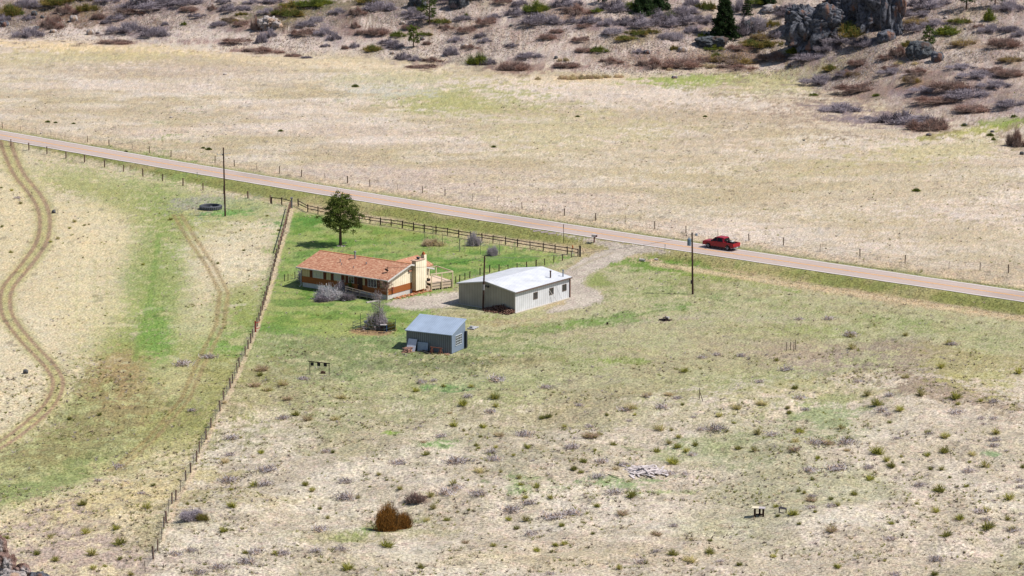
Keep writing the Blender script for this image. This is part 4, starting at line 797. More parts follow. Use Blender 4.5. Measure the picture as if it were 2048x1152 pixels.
b2 = at(966, 619); p2, v2 = pole('leaning utility pole in front of the workshop gable', b2, tip(b2, 969.3, 512.5), .15)
MB().tube(v2 * .37 + Vector((-.02, -.02, 0)), v2 * .47 + Vector((-.02, -.02, 0)), .18, n=10).build('metal_band', mat('pale_band', alb(170, 166, 168), .5), p2)
b3 = at(1385.5, 588.5); p3, v3 = pole('tall utility pole carrying a blue-grey transformer beside the field', b3, tip(b3, 1384.2, 465), .15)
c = v3 * .86
tr_ = MB().tube(c + Vector((-.42, -.05, -.6)), c + Vector((-.42, -.05, .32)), .27, n=14).tube(c + Vector((-.42, -.05, .32)), c + Vector((-.42, -.05, .4)), .27, .12, n=14).build('transformer', mat('blue_grey_enamel', alb(124, 146, 168), .4), p3)
MB().tube(c + Vector((-.5, -.05, .4)), c + Vector((-.5, -.05, .62)), .05).build('bushing', ins, tr_)
MB().tube(c + Vector((-.32, -.05, .4)), c + Vector((-.32, -.05, .62)), .05).build('bushing', ins, tr_)
m = MB(); m.bar(v3 * .965 + Vector((-.8, -.1, -.1)), v3 * .985 + Vector((.1, 0, 0)), .05); m.build('crossarm', ins, p3)
MB().tube(v3 * .965 + Vector((-.8, -.1, -.2)), v3 * .965 + Vector((-.8, -.1, .08)), .05).build('insulator', MATS['dark_metal'], p3)
m = MB(); m.bar(v3 * .98, v3 * .975 + Vector((.55, -.1, 0)), .05); m.tube(v3 * .975 + Vector((.6, -.1, -.22)), v3 * .975 + Vector((.6, -.1, .12)), .2, .14, 12); m.build('yard_light', gal, p3)
MB().box(-.32, -.12, -.14, .1, 1.5, 1.95).build('meter_box', mat('dark_box', alb(60, 56, 58), .6), p3)
MB().tube(v3 * 1.0, v3 * 1.0 + Vector((0, 0, .35)), .025).build('lightning_rod', gal, p3)
cab = MB(); a = b2 + v2 * .985; bpt = hc + Matrix.Rotation(HA, 4, 'Z') @ Vector((1.5, 1.2, ZE + 1.25)); P = []
for i in range(13):
    t = i / 12; q = a.lerp(bpt, t); P.append(q - Vector((0, 0, 1.1 * 4 * t * (1 - t) * .5)))
tag(cab.path(P, .018, 4).build('overhead_cable', MATS['dark_metal']), 'thin service cable from the leaning pole to the house roof', 'cable')
b = MB(); a = b3 + v3 * .95; q = b2 + v2 * .97; P = [a.lerp(q, i / 20) - Vector((0, 0, 1.6 * 4 * (i / 20) * (1 - i / 20) * .5)) for i in range(21)]
tag(b.path(P, .018, 4).build('overhead_cable', MATS['dark_metal']), 'thin cable from the transformer pole to the leaning pole', 'cable')
b = at(1127, 487); tag(place(MB().bar((0, 0, -.1), (0, 0, 2.95), .07).box(-.03, .03, -.04, .3, 2.35, 2.9).build('sign_post', darkp), b, R(5)), 'slim dark roadside sign post near the rail fence', 'sign post')
b = at(1160, 513.5); tag(place(MB().bar((0, 0, -.1), (0, 0, 1.65), .26).build('gate_post', mat('black_gate_post', alb(38, 34, 36), .8)), b), 'thick black gate post at the mouth of the drive', 'post')
b = at(1145.2, 508.5); r_ = thing('marker_post', 'orange topped white utility marker post by the drive fence', 'marker post', b); MB().tube((0, 0, 0), (0, 0, .85), .05).build('post', white, r_); MB().tube((0, 0, .85), (0, 0, 1.35), .10, .09).build('cap', mat('orange_plastic', alb(226, 130, 60), .5), r_)
b = at(1188.3, 485); r_ = thing('mailbox', 'white topped mailbox on a reddish post at the road edge', 'mailbox', b, R(50))
MB().bar((0, 0, -.1), (0, 0, .85), .14).build('post', mat('red_brown_post', alb(110, 56, 46), .9), r_)
MB().bar((-.02, 0, .45), (.35, 0, .85), .08).build('brace', MATS['red_brown_post'], r_)
m = MB(); n_ = 9; pr = [(-.2, .85), (.2, .85)] + [(.2 * math.cos(math.pi * i / (n_ - 1)), 1.08 + .2 * math.sin(math.pi * i / (n_ - 1))) for i in range(n_)]
m.prism(pr, -.42, .38); bx_ = m.build('box', mat('mailbox_white', alb(250, 236, 230), .4), r_); MB().box(-.19, .19, -.45, -.42, .86, 1.2).build('door', mat('dark_mailbox_door', alb(90, 50, 48), .6), bx_)
for px, py, h_, lb in ((1330, 500.5, .95, 'pale roadside delineator post right of the drive mouth'), (394.5, 355, .95, 'pale roadside delineator post on the verge left of the utility pole')):
    r_ = thing('delineator_post', lb, 'delineator', at(px, py), 0, 'roadside delineator posts'); MB().bar((0, 0, 0), (0, 0, h_), .06).build('post', gal, r_); MB().box(-.07, .07, -.045, -.03, h_ - .28, h_ - .02).build('reflector', white, r_)
def culvert(px, py, L, r, lb, ang):
    b = MB(); n = 16
    for i in range(n):
        q0, q1 = 2 * math.pi * i / n, 2 * math.pi * (i + 1) / n
        ring = lambda rad, x, q: (x, rad * math.cos(q), r + rad * math.sin(q))
        b.add([ring(r, 0, q0), ring(r, 0, q1), ring(r, L, q1), ring(r, L, q0), ring(r * .88, 0, q0), ring(r * .88, 0, q1), ring(r * .88, L * .98, q1), ring(r * .88, L * .98, q0)], [(0, 1, 2, 3), (4, 7, 6, 5), (0, 4, 5, 1), (3, 2, 6, 7)])
    b.add([ring(r * .9, L * .6, 2 * math.pi * i / n) for i in range(n)], [tuple(range(n))])
    return tag(place(b.build('culvert_pipe', mat('culvert', alb(226, 218, 210), .5, .1, 3)), at(px, py), ang), lb, 'culvert pipe')
culvert(1290, 523.5, .9, .22, 'pale drainage pipe end poking from the grass beside the drive', R(150)); culvert(1315.5, 521.5, .5, .17, 'small dark-mouthed drainage pipe right of the larger one', R(150))
# black tractor tyre used as a stock tank
b = at(421.5, 418); tk = thing('tyre_stock_tank', 'large black tractor tyre stock tank lying on bare ground', 'stock tank', b)
def ringmesh(prof, n=40):
    v = []; f = []; k = len(prof)
    for i in range(n):
        q = 2 * math.pi * i / n
        for r, z in prof: v.append((r * math.cos(q), r * math.sin(q), z))
    for i in range(n):
        for j in range(k): f.append((i * k + j, ((i + 1) % n) * k + j, ((i + 1) % n) * k + (j + 1) % k, i * k + (j + 1) % k))
    return v, f
v_, f_ = ringmesh([(1.66, 0), (1.78, .12), (1.78, .5), (1.66, .62), (1.45, .64), (1.40, .55), (1.42, .05)])
MB().add(v_, f_).build('tyre', mat('grey_black_rubber', alb(92, 94, 102), .8, .15, 3), tk, smooth=False)
m = MB()
for i in range(36):
    q = 2 * math.pi * i / 36; c_, s_ = math.cos(q), math.sin(q); m.bar((1.80 * c_ - .06 * s_, 1.80 * s_ + .06 * c_, .06), (1.80 * c_ + .06 * s_, 1.80 * s_ - .06 * c_, .55), .08)
m.build('tread', mat('tread_rubber', alb(120, 122, 130), .8), tk)
MB().add([(1.42 * math.cos(2 * math.pi * i / 32), 1.42 * math.sin(2 * math.pi * i / 32), .18) for i in range(32)], [tuple(range(32))]).build('water', mat('dark_water', (.01, .012, .015), .05, spec=.6), tk)
MB().tube((.1, -.2, .1), (.1, -.2, .5), .22, .2, 10).build('float_cover', mat('grey_lid', alb(130, 132, 140), .6), tk)

# ------------------------------------------------------------------ garden pen by the lawn
pc = at(748, 655); pen = thing('pipe_garden_pen', 'dark green pipe panel pen ringing a small garden bed', 'garden pen', pc)
PP = [at(*p) - pc for p in [(706, 661), (721, 654.5), (737, 650), (752, 650.5), (771, 652), (791, 655.5), (790.5, 662), (768, 668.5), (735.5, 667), (706, 661)]]
gp = mat('green_black_pipe', alb(70, 88, 82), .5); m = MB()
for a, c in zip(PP[:-1], PP[1:]):
    for z in (.25, .65, 1.1): m.tube(a + Vector((0, 0, z)), c + Vector((0, 0, z)), .028, n=5)
m.build('pipe_rail', gp, pen)
for i, a in enumerate(PP[:-1]): MB().tube(a, a + Vector((0, 0, 1.9 if i == 1 else 1.25 if i != 7 else .9)), .035, n=6).build('upright', gp, pen)
rr = random.Random(4); m = MB()
for i in range(70):
    k = rr.uniform(0, len(PP) - 1.001); a = PP[int(k)].lerp(PP[int(k) + 1], k % 1) * .86; pebble(m, (a.x, a.y, a.z), rr.uniform(.08, .2), rr)
tag(place(m.build('rock_border', mat('tan_rock', alb(186, 150, 124), .95, .25, 4)), pc), 'ring of tan rocks edging the garden bed inside the pen', 'stones')
b = at(769, 662); r_ = thing('garden_table', 'small blue-legged garden table with pale top in the pen', 'table', b); MB().box(-.55, .35, -.3, .3, .82, .88).build('tabletop', mat('pale_top', alb(214, 206, 206), .6), r_)
MB().box(.22, .36, -.28, .28, .0, .82).build('side_panel', mat('blue_panel', alb(70, 104, 160), .5), r_); MB().box(-.5, .2, -.26, .26, .12, .7).build('lower_shelf', darkp, r_)
b = at(731.5, 659.5); r_ = thing('mailbox_planter', 'small grey metal box on a thin stake in the garden pen', 'garden box', b); MB().bar((0, 0, 0), (0, 0, .9), .05).build('stake', darkp, r_); MB().box(-.2, .2, -.15, .15, .9, 1.2).build('box', mat('grey_box', alb(130, 136, 150), .5), r_)
b = at(741, 659); r_ = thing('garden_bench', 'low grey bench seat inside the pen by the tree', 'bench', b); MB().box(-.35, .45, -.2, .2, .42, .48).build('seat', MATS['grey_box'], r_); 
for q in (-.28, .38): MB().box(q - .03, q + .03, -.18, .18, 0, .42).build('leg', darkp, r_)

# ------------------------------------------------------------------ field furniture
rust = mat('rusty_steel', alb(66, 44, 40), .8, .2, 6)
b = at(620, 749); e = at(658.5, 751.5); u = e - b; tf = thing('target_frame', 'rusty target frame with three hanging black plates in the grass', 'target frame', b)
for q in (0, 1): MB().bar(u * q, u * q + Vector((0, 0, 1.65)), .08).build('upright', rust, tf)
MB().bar(u * -.08 + Vector((0, 0, 1.66)), u * 1.04 + Vector((0, 0, 1.56)), .1).build('top_bar', rust, tf)
un = u.normalized(); nn = Vector((-un.y, un.x, 0)).normalized()
for q in (.12, .46, .80):
    c = u * q + Vector((0, 0, 1.35)); h_ = .2; m = MB()
    m.add([c - un * h_ - nn * .02 - Vector((0, 0, h_)), c + un * h_ - nn * .02 - Vector((0, 0, h_)), c + un * h_ - nn * .02 + Vector((0, 0, h_)), c - un * h_ - nn * .02 + Vector((0, 0, h_)), c - un * h_ + nn * .02 - Vector((0, 0, h_)), c + un * h_ + nn * .02 - Vector((0, 0, h_)), c + un * h_ + nn * .02 + Vector((0, 0, h_)), c - un * h_ + nn * .02 + Vector((0, 0, h_))],
          [(0, 1, 2, 3), (7, 6, 5, 4), (0, 4, 5, 1), (2, 6, 7, 3), (1, 5, 6, 2), (0, 3, 7, 4)]); m.build('plate', mat('black_plate', (.012, .012, .014), .7), tf)
for q, z in ((.28, 1.0), (.42, 1.05)): 
    c = u * q; m = MB(); m.bar(c + Vector((0, 0, z + .05)), c + Vector((0, 0, 1.62)), .02); m.bar(c + Vector((0, 0, z - .18)), c + Vector((0, 0, z + .05)), .10); m.build('hanging_tag', white, tf)
tag(place(MB().box(-.3, .3, -.12, .12, 0, .28).box(-.2, .1, -.1, .1, .28, .36).build('wooden_block', mat('brown_block', alb(112, 84, 70), .9, .2, 3)), at(646, 747.5)), 'brown wooden block on the ground below the target frame', 'block')
# four stakes
for i, (px, py, h_) in enumerate(((1573.3, 702, 1.15), (1581, 700, 1.05), (1587.5, 702.5, 1.2), (1591.3, 699.5, 1.3))):
    nm = ['left end stake of the four rusty stakes in the field', 'second stake from the left of the four rusty stakes', 'third stake from the left of the four rusty stakes', 'right end and tallest of the four rusty stakes'][i]
    tag(place(MB().bar((0, 0, -.1), (random.uniform(-.06, .06), 0, h_), .075).build('stake', rust), at(px, py)), nm, 'stake', 'four rusty stakes')
tag(place(MB().bar((0, 0, -.1), (.02, .3, 1.35), .07).build('stake', rust), at(1398.8, 799)), 'dark stake, left one of the leaning pair in the field', 'stake')
tag(place(MB().bar((0, 0, -.1), (-.45, 0, 1.32), .08).build('stake', rust), at(1406.5, 803.5)), 'dark stake, right one of the leaning pair in the field', 'stake')
tag(place(MB().bar((0, 0, -.1), (-.1, .05, 1.35), .045).build('stake', rust), at(1902.5, 928)), 'very thin lone stake among the yuccas far right', 'stake')
for px, lb in ((1362.5, 'thin dark stake cut by the bottom edge of the photo'), (1380.5, 'thin bent stake just right of the other at the bottom edge')):
    tag(place(MB().bar((0, 0, -.1), (.08, .0, .8), .05).build('stake', rust), at(px, 1160)), lb, 'stake')
# rough table and box frame
b = at(1518.5, 1032); r_ = thing('rough_table', 'rough table with bright pale board top and three dark stump legs', 'table', b, R(-8))
MB().box(-.75, -.05, -.38, .38, .86, .93).build('top_board', mat('pale_pine', alb(250, 236, 206), .7, .08, 3), r_); MB().box(-.05, .62, -.38, .38, .86, .92).build('top_board', mat('grey_board', alb(206, 196, 196), .8, .1, 3), r_)
for x_, y_ in ((-.45, -.22), (.03, .12), (.42, -.25)): MB().bar((x_, y_, -.1), (x_, y_, .86), .2).build('leg', mat('dark_stump', alb(70, 38, 28), .9, .2, 4), r_)
MB().box(-.35, .3, -.05, .15, .1, .22).build('shelf', rust, r_)
b = at(1565, 1027); m = MB()
for a, c in (((-.36, 0, .1), (.36, 0, .0)), ((-.36, 0, .55), (.36, 0, .48)), ((-.36, 0, .1), (-.36, 0, .55)), ((.36, 0, 0), (.36, 0, .48)), ((-.36, 0, .55), (-.36, .4, .55)), ((.36, 0, .48), (.36, .4, .48)), ((-.36, .4, .55), (.36, .4, .48)), ((-.36, .4, 0), (-.36, .4, .55)), ((.36, .4, 0), (.36, .4, .48))): m.bar(a, c, .09)
tag(place(m.build('box_frame', mat('grey_dark_frame', alb(104, 96, 104), .7, .1, 4)), b, R(-10)), 'open grey box frame tilted in the grass beside the rough table', 'frame')
b = at(1291, 943); tag(place(boards(130, 2.9, 2.6, 2.0, .2, .5, 'silver_boards', alb(228, 216, 214), 12, 'board_pile'), b, R(15)), 'big pile of silvery weathered boards in the scrub', 'wood pile')
b = at(1221, 951); tag(place(MB().bar((-.9, .9, .1), (1.0, -.95, .12), .14, .06).build('plank', mat('pale_plank', alb(226, 204, 176), .8, .1, 3)), b), 'single pale plank lying left of the big board pile', 'plank')
b = at(1331, 641); r_ = boards(12, .8, .5, 1.4, .2, .5, 'charred_logs', alb(66, 50, 50), 21, 'charred_log_pile'); tag(place(r_, b), 'small heap of charred logs on bare ground', 'log pile')
m = MB(); pebble(m, (.3, .1, .3), .3, random.Random(3)); tag(place(m.build('pale_rock', mat('pale_rock', alb(196, 190, 192), .9, .2, 4)), b), 'pale rock on top of the charred logs', 'rock')
tag(place(MB().box(-.12, .14, -.1, .1, 0, .3).build('stump', rust), at(1214.5, 649)), 'tiny dark stump right of the workshop', 'stump')
# ------------------------------------------------------------------ red pickup truck
def truck():
    f = Vector((*flat(1415.5, 496.2, RZ), 0)); r = Vector((*flat(1456.6, 502.2, RZ), 0)); hd = math.atan2(f.y - r.y, f.x - r.x)
    mid = (f + r) / 2; nrm = Vector((math.sin(hd), -math.cos(hd), 0))
    if nrm.y > 0: nrm = -nrm
    c = mid - nrm * .83; t = thing('pickup_truck', 'red crew cab pickup truck with a loaded bed driving on the road', 'pickup truck', (c.x, c.y, RZ + .055), hd); t.scale = (.95, .95, .95)
    red = mat('red_paint_truck', (.25, .006, .016), .35, .12, 3, spec=.4); blk = mat('black_plastic', (.012, .012, .014), .5); tg = mat('tinted_glass', (.006, .007, .009), .25, spec=.25); chm = mat('chrome', (.55, .56, .58), .4, metal=.2)
    def arch(cx, r=.50, z0=.36):
        return [(cx + r * math.cos(a), z0 + r * math.sin(a)) for a in [math.pi * k / 8 for k in range(9)]]
    # x forward; lower body side profile with wheel arches (front wheel 1.84, rear -1.84)
    prof = [(2.88, .55), (2.90, .95), (2.80, 1.08), (1.45, 1.20), (-1.05, 1.22), (-2.88, 1.18), (-2.92, .70), (-2.80, .48)]
    low = prof + [(-2.36, .42)] + [p for p in reversed(arch(-1.84))][0:0] + [(-1.84 - .52 * math.cos(a), .40 + .50 * math.sin(a)) for a in [math.pi * k / 8 for k in range(9)]] + [(-1.30, .40), (1.30, .40)] + [(1.84 - .52 * math.cos(a), .40 + .50 * math.sin(a)) for a in [math.pi * k / 8 for k in range(9)]] + [(2.40, .45)]
    m = MB(); k = len(low)
    for y0, y1 in ((-.98, -.86), (.86, .98)): m.prism(low, y0, y1)
    m.box(1.35, 2.78, -.86, .86, .55, 1.08)                         # nose
    m.box(-1.0, 1.35, -.86, .86, .45, 1.18)                         # cabin floor block
    m.box(-2.86, -1.0, -.86, .86, .55, .72)                         # bed floor
    m.box(-1.02, -.94, -.86, .86, .72, 1.22)                        # bed front
    m.build('body', red, t, bevel=.03)
    m = MB(); m.add([(1.42, -.84, 1.16), (2.84, -.80, 1.06), (2.84, .80, 1.06), (1.42, .84, 1.16), (1.42, -.84, 1.22), (2.80, -.74, 1.12), (2.80, .74, 1.12), (1.42, .84, 1.22)], [(3, 2, 1, 0), (4, 5, 6, 7), (0, 1, 5, 4), (1, 2, 6, 5), (2, 3, 7, 6), (3, 0, 4, 7)]); m.build('bonnet', red, t, bevel=.03)
    cab_ = [(1.42, 1.20), (.62, 1.86), (.35, 1.92), (-.75, 1.92), (-1.02, 1.84), (-1.08, 1.20)]
    V = []
    for s in (-1, 1):
        for x, z in cab_: V.append((x, s * (.95 - .26 * (z - 1.2) / .72), z))
    n = 6; m = MB(); m.add(V, [tuple(range(5, -1, -1)), tuple(range(6, 12))] + [(i, (i + 1) % n, (i + 1) % n + n, i + n) for i in range(n)])
    cb = m.build('cab', red, t, bevel=.04)
    def side(s, pts):
        P = []
        for o_ in (0.012, 0.03): P += [(x, s * (.95 - .26 * (z - 1.2) / .72 + o_), z) for x, z in pts]
        k = len(pts); return MB().add(P, [tuple(range(k)), tuple(range(2 * k - 1, k - 1, -1))] + [(i, (i + 1) % k, (i + 1) % k + k, i + k) for i in range(k)])
    for s in (-1, 1):
        side(s, [(1.12, 1.27), (.60, 1.74), (.30, 1.78), (.24, 1.27)]).build('side_window', tg, cb)
        side(s, [(.14, 1.27), (.16, 1.79), (-.55, 1.79), (-.82, 1.27)]).build('side_window', tg, cb)
        MB().box(1.0, 1.2, s * 1.0 - .12 if s > 0 else -1.16, s * 1.0 + .16 if s > 0 else -.88, 1.22, 1.42).build('wing_mirror', blk, t)
        MB().box(-.1, .02, s * .985 - .008, s * .985 + .008, 1.02, 1.07).build('handle', blk, t)
        MB().box(-1.25, 1.25, s * .99 - .05, s * .99 + .03, .36, .44).build('running_board', blk, t)
        for x in (1.84, -1.84):
            w_ = MB().tube((x, s * .70, .40), (x, s * .96, .40), .40, n=22).build('wheel', mat('tyre_black', (.012, .012, .013), .8), t)
            rm = MB().tube((x, s * .955, .40), (x, s * .972, .40), .26, n=18)
            rm.build('rim', mat('dark_rim', (.05, .05, .06), .4), w_)
            sp_ = MB()
            for q in range(6): a = math.pi * 2 * q / 6; sp_.bar((x, s * .985, .40), (x + .25 * math.cos(a), s * .985, .40 + .25 * math.sin(a)), .07, .02)
            sp_.build('spokes', chm, w_)
        MB().box(-2.95, -2.86, s * .90 - .07, s * .90 + .07, .82, 1.14).build('tail_light', mat('tail_red', (.5, .01, .015), .2), t)
        MB().box(2.80, 2.93, s * .74 - .16, s * .74 + .16, .82, 1.0).build('headlight', mat('lamp_glass', (.7, .7, .72), .1), t)
    MB().add([(1.34, -.80, 1.29), (.66, -.68, 1.83), (.66, .68, 1.83), (1.34, .80, 1.29), (1.37, -.80, 1.30), (.69, -.68, 1.85), (.69, .68, 1.85), (1.37, .80, 1.30)], [(0, 1, 2, 3), (7, 6, 5, 4), (0, 4, 5, 1), (1, 5, 6, 2), (2, 6, 7, 3), (3, 7, 4, 0)]).build('windscreen', tg, cb)
    MB().add([(-1.065, -.78, 1.30), (-1.03, -.66, 1.78), (-1.03, .66, 1.78), (-1.065, .78, 1.30), (-1.10, -.78, 1.30), (-1.07, -.66, 1.78), (-1.07, .66, 1.78), (-1.10, .78, 1.30)], [(3, 2, 1, 0), (4, 5, 6, 7), (0, 1, 5, 4), (1, 2, 6, 5), (2, 3, 7, 6), (3, 0, 4, 7)]).build('rear_window', tg, cb)
    MB().box(-2.94, -2.86, -.85, .85, .62, 1.2).build('tailgate', red, t)
    MB().box(-3.02, -2.86, -.92, .92, .42, .58).build('rear_bumper', mat('grey_bumper', (.2, .2, .22), .35, metal=.6), t)
    MB().box(-3.035, -3.02, -.16, .16, .46, .60).build('number_plate', white, t)
    MB().box(2.78, 2.98, -.92, .92, .42, .66).build('front_bumper', chm, t); MB().box(2.86, 2.93, -.56, .56, .68, 1.02).build('grille', blk, t)
    MB().box(-2.8, -1.1, -.84, .84, .72, .735).build('bed_liner', blk, t)
    T = Matrix.Translation(Vector((c.x, c.y, RZ + .055))) @ Matrix.Rotation(hd, 4, 'Z')
    # cargo: a small quad-like machine, and boxes
    q = thing('cargo_machine', 'black and white small machine strapped in the truck bed', 'machine', T @ Vector((-1.7, .1, .74)), hd)
    m = MB(); m.box(-.55, .5, -.28, .28, .25, .55); m.box(-.2, .35, -.2, .2, .55, .72); m.bar((.3, -.35, .78), (.3, .35, .78), .05); m.build('body', blk, q, bevel=.04)
    MB().box(-.5, -.1, -.3, .3, .55, .66).build('fender', white, q)
    for x in (-.38, .38):
        for y in (-.33, .33): MB().tube((x, y - .09, .22), (x, y + .09, .22), .22, n=12).build('wheel', blk, q)
    tag(place(MB().box(-.2, .2, -.35, .35, 0, .55).build('cargo_box', mat('pale_box', alb(226, 210, 206), .6)), T @ Vector((-1.25, -.3, .74)), hd), 'pale box behind the cab in the truck bed', 'box')
    tag(place(MB().box(-.2, .2, -.3, .3, 0, .5).box(-.1, .1, -.05, .05, .5, .6).build('tool_case', mat('black_case', (.02, .015, .015), .5)), T @ Vector((-2.4, .35, .74)), hd), 'dark case at the tailgate end of the truck bed', 'case')
    tag(place(MB().tube((0, -.4, .09), (0, .4, .09), .09, n=8).tube((.15, -.4, .09), (.15, .4, .09), .08, n=8).build('bundle_of_rods', mat('pale_rods', alb(230, 200, 180), .6)), T @ Vector((-2.5, -.35, .74)), hd), 'pale roll at the tailgate end of the truck bed', 'roll')
truck()

# ------------------------------------------------------------------ plants
rng = np.random.default_rng(3)
def leafm(name, col, rnd=.18, rough=.9, trans=0.0, var=.0):
    return mat(name, col, rough, var, 2.0, rnd=rnd, spec=.15, trans=.38)
def blades(base, tipp, width, bend=0.0, seg=2):
    """triangle strips from base points to tips: (n,3) each"""
    n = len(base); d = tipp - base; side = np.cross(d, rng.normal(size=(n, 3))); side /= np.linalg.norm(side, axis=1)[:, None] + 1e-9
    w_ = (np.broadcast_to(width, n)[:, None]) * side / 2; mid = base + d * .55 + np.array([0, 0, 1.0]) * (bend * np.linalg.norm(d, axis=1))[:, None]
    V = np.stack([base - w_, base + w_, mid - w_ * .75, mid + w_ * .75, tipp], 1); k = np.arange(n)[:, None] * 5
    Fc = np.concatenate([k + [0, 1, 3], k + [0, 3, 2], k + [2, 3, 4]], 0)
    return V.reshape(-1, 3), Fc
def join(parts):
    V = []; Fc = []; o = 0
    for v, f in parts: V.append(v); Fc.append(f + o); o += len(v)
    return np.concatenate(V), np.concatenate(Fc)
def yucca_mesh(name, m, n=60, up=.9, wid=.05, m2=None):
    th = rng.uniform(0, 2 * np.pi, n); el = np.arcsin(rng.uniform(.12, up, n)); L = rng.uniform(.38, .56, n) 
    hx = rng.choice([0, .0, .22, -.2], n) if n > 140 else np.zeros(n)
    base = np.stack([hx + rng.normal(0, .04, n), rng.normal(0, .04, n), np.zeros(n)], 1)
    t = base + np.stack([np.cos(th) * np.cos(el) * L, np.sin(th) * np.cos(el) * L, np.sin(el) * L * 1.25], 1)
    v, f = blades(base, t, wid, .05)
    me = npmesh(name, v, f, m)
    if m2: 
        me.materials.append(m2); idx = np.tile((rng.random(n) < .3).astype(np.int32), 3); me.polygons.foreach_set('material_index', idx)
    return me
ygreen = leafm('yucca_green', alb(210, 206, 100)); ydark = leafm('yucca_dark_green', alb(140, 144, 76)); ydry = leafm('straw_blades', alb(250, 232, 182)); yolive = leafm('yucca_olive', alb(178, 172, 92)); gdead = leafm('grey_dead_blades', alb(246, 236, 238)); gbrown = leafm('brown_dead_blades', alb(122, 104, 100)); pinkdry = leafm('pinkish_dry_blades', alb(244, 214, 188))
YM = {'y': [yucca_mesh('yucca', ygreen, 130, .95, .03, ydry), yucca_mesh('yucca', yolive, 150, .95, .03, ydark), yucca_mesh('yucca', ydark, 120, .95, .032, yolive), yucca_mesh('yucca', ygreen, 170, .9, .028, ydark), yucca_mesh('yucca', yolive, 130, .98, .03, ydry)],
      'd': [yucca_mesh('dry_grass_clump', ydry, 200, .7, .028, pinkdry), yucca_mesh('dry_grass_clump', pinkdry, 200, .6, .028, yolive), yucca_mesh('dry_grass_clump', ydry, 190, .8, .026, ygreen)]}
def dead_mesh(n=70):
    c = np.stack([rng.normal(0, .19, n), rng.normal(0, .16, n), rng.uniform(.0, .14, n)], 1); th = rng.uniform(0, 2 * np.pi, n); L = rng.uniform(.08, .24, n)
    t = c + np.stack([np.cos(th) * L, np.sin(th) * L, rng.uniform(-.02, .2, n)], 1); v, f = blades(c, t, .026, .1); v[:, 2] = np.maximum(v[:, 2], 0)
    me = npmesh('dead_brush', v, f, gdead); me.materials.append(gbrown); me.materials.append(pinkdry); me.polygons.foreach_set('material_index', np.tile(rng.choice([0, 0, 0, 1, 2], n).astype(np.int32), 3)); return me
GM = [dead_mesh(170), dead_mesh(210), dead_mesh(140), dead_mesh(240)]
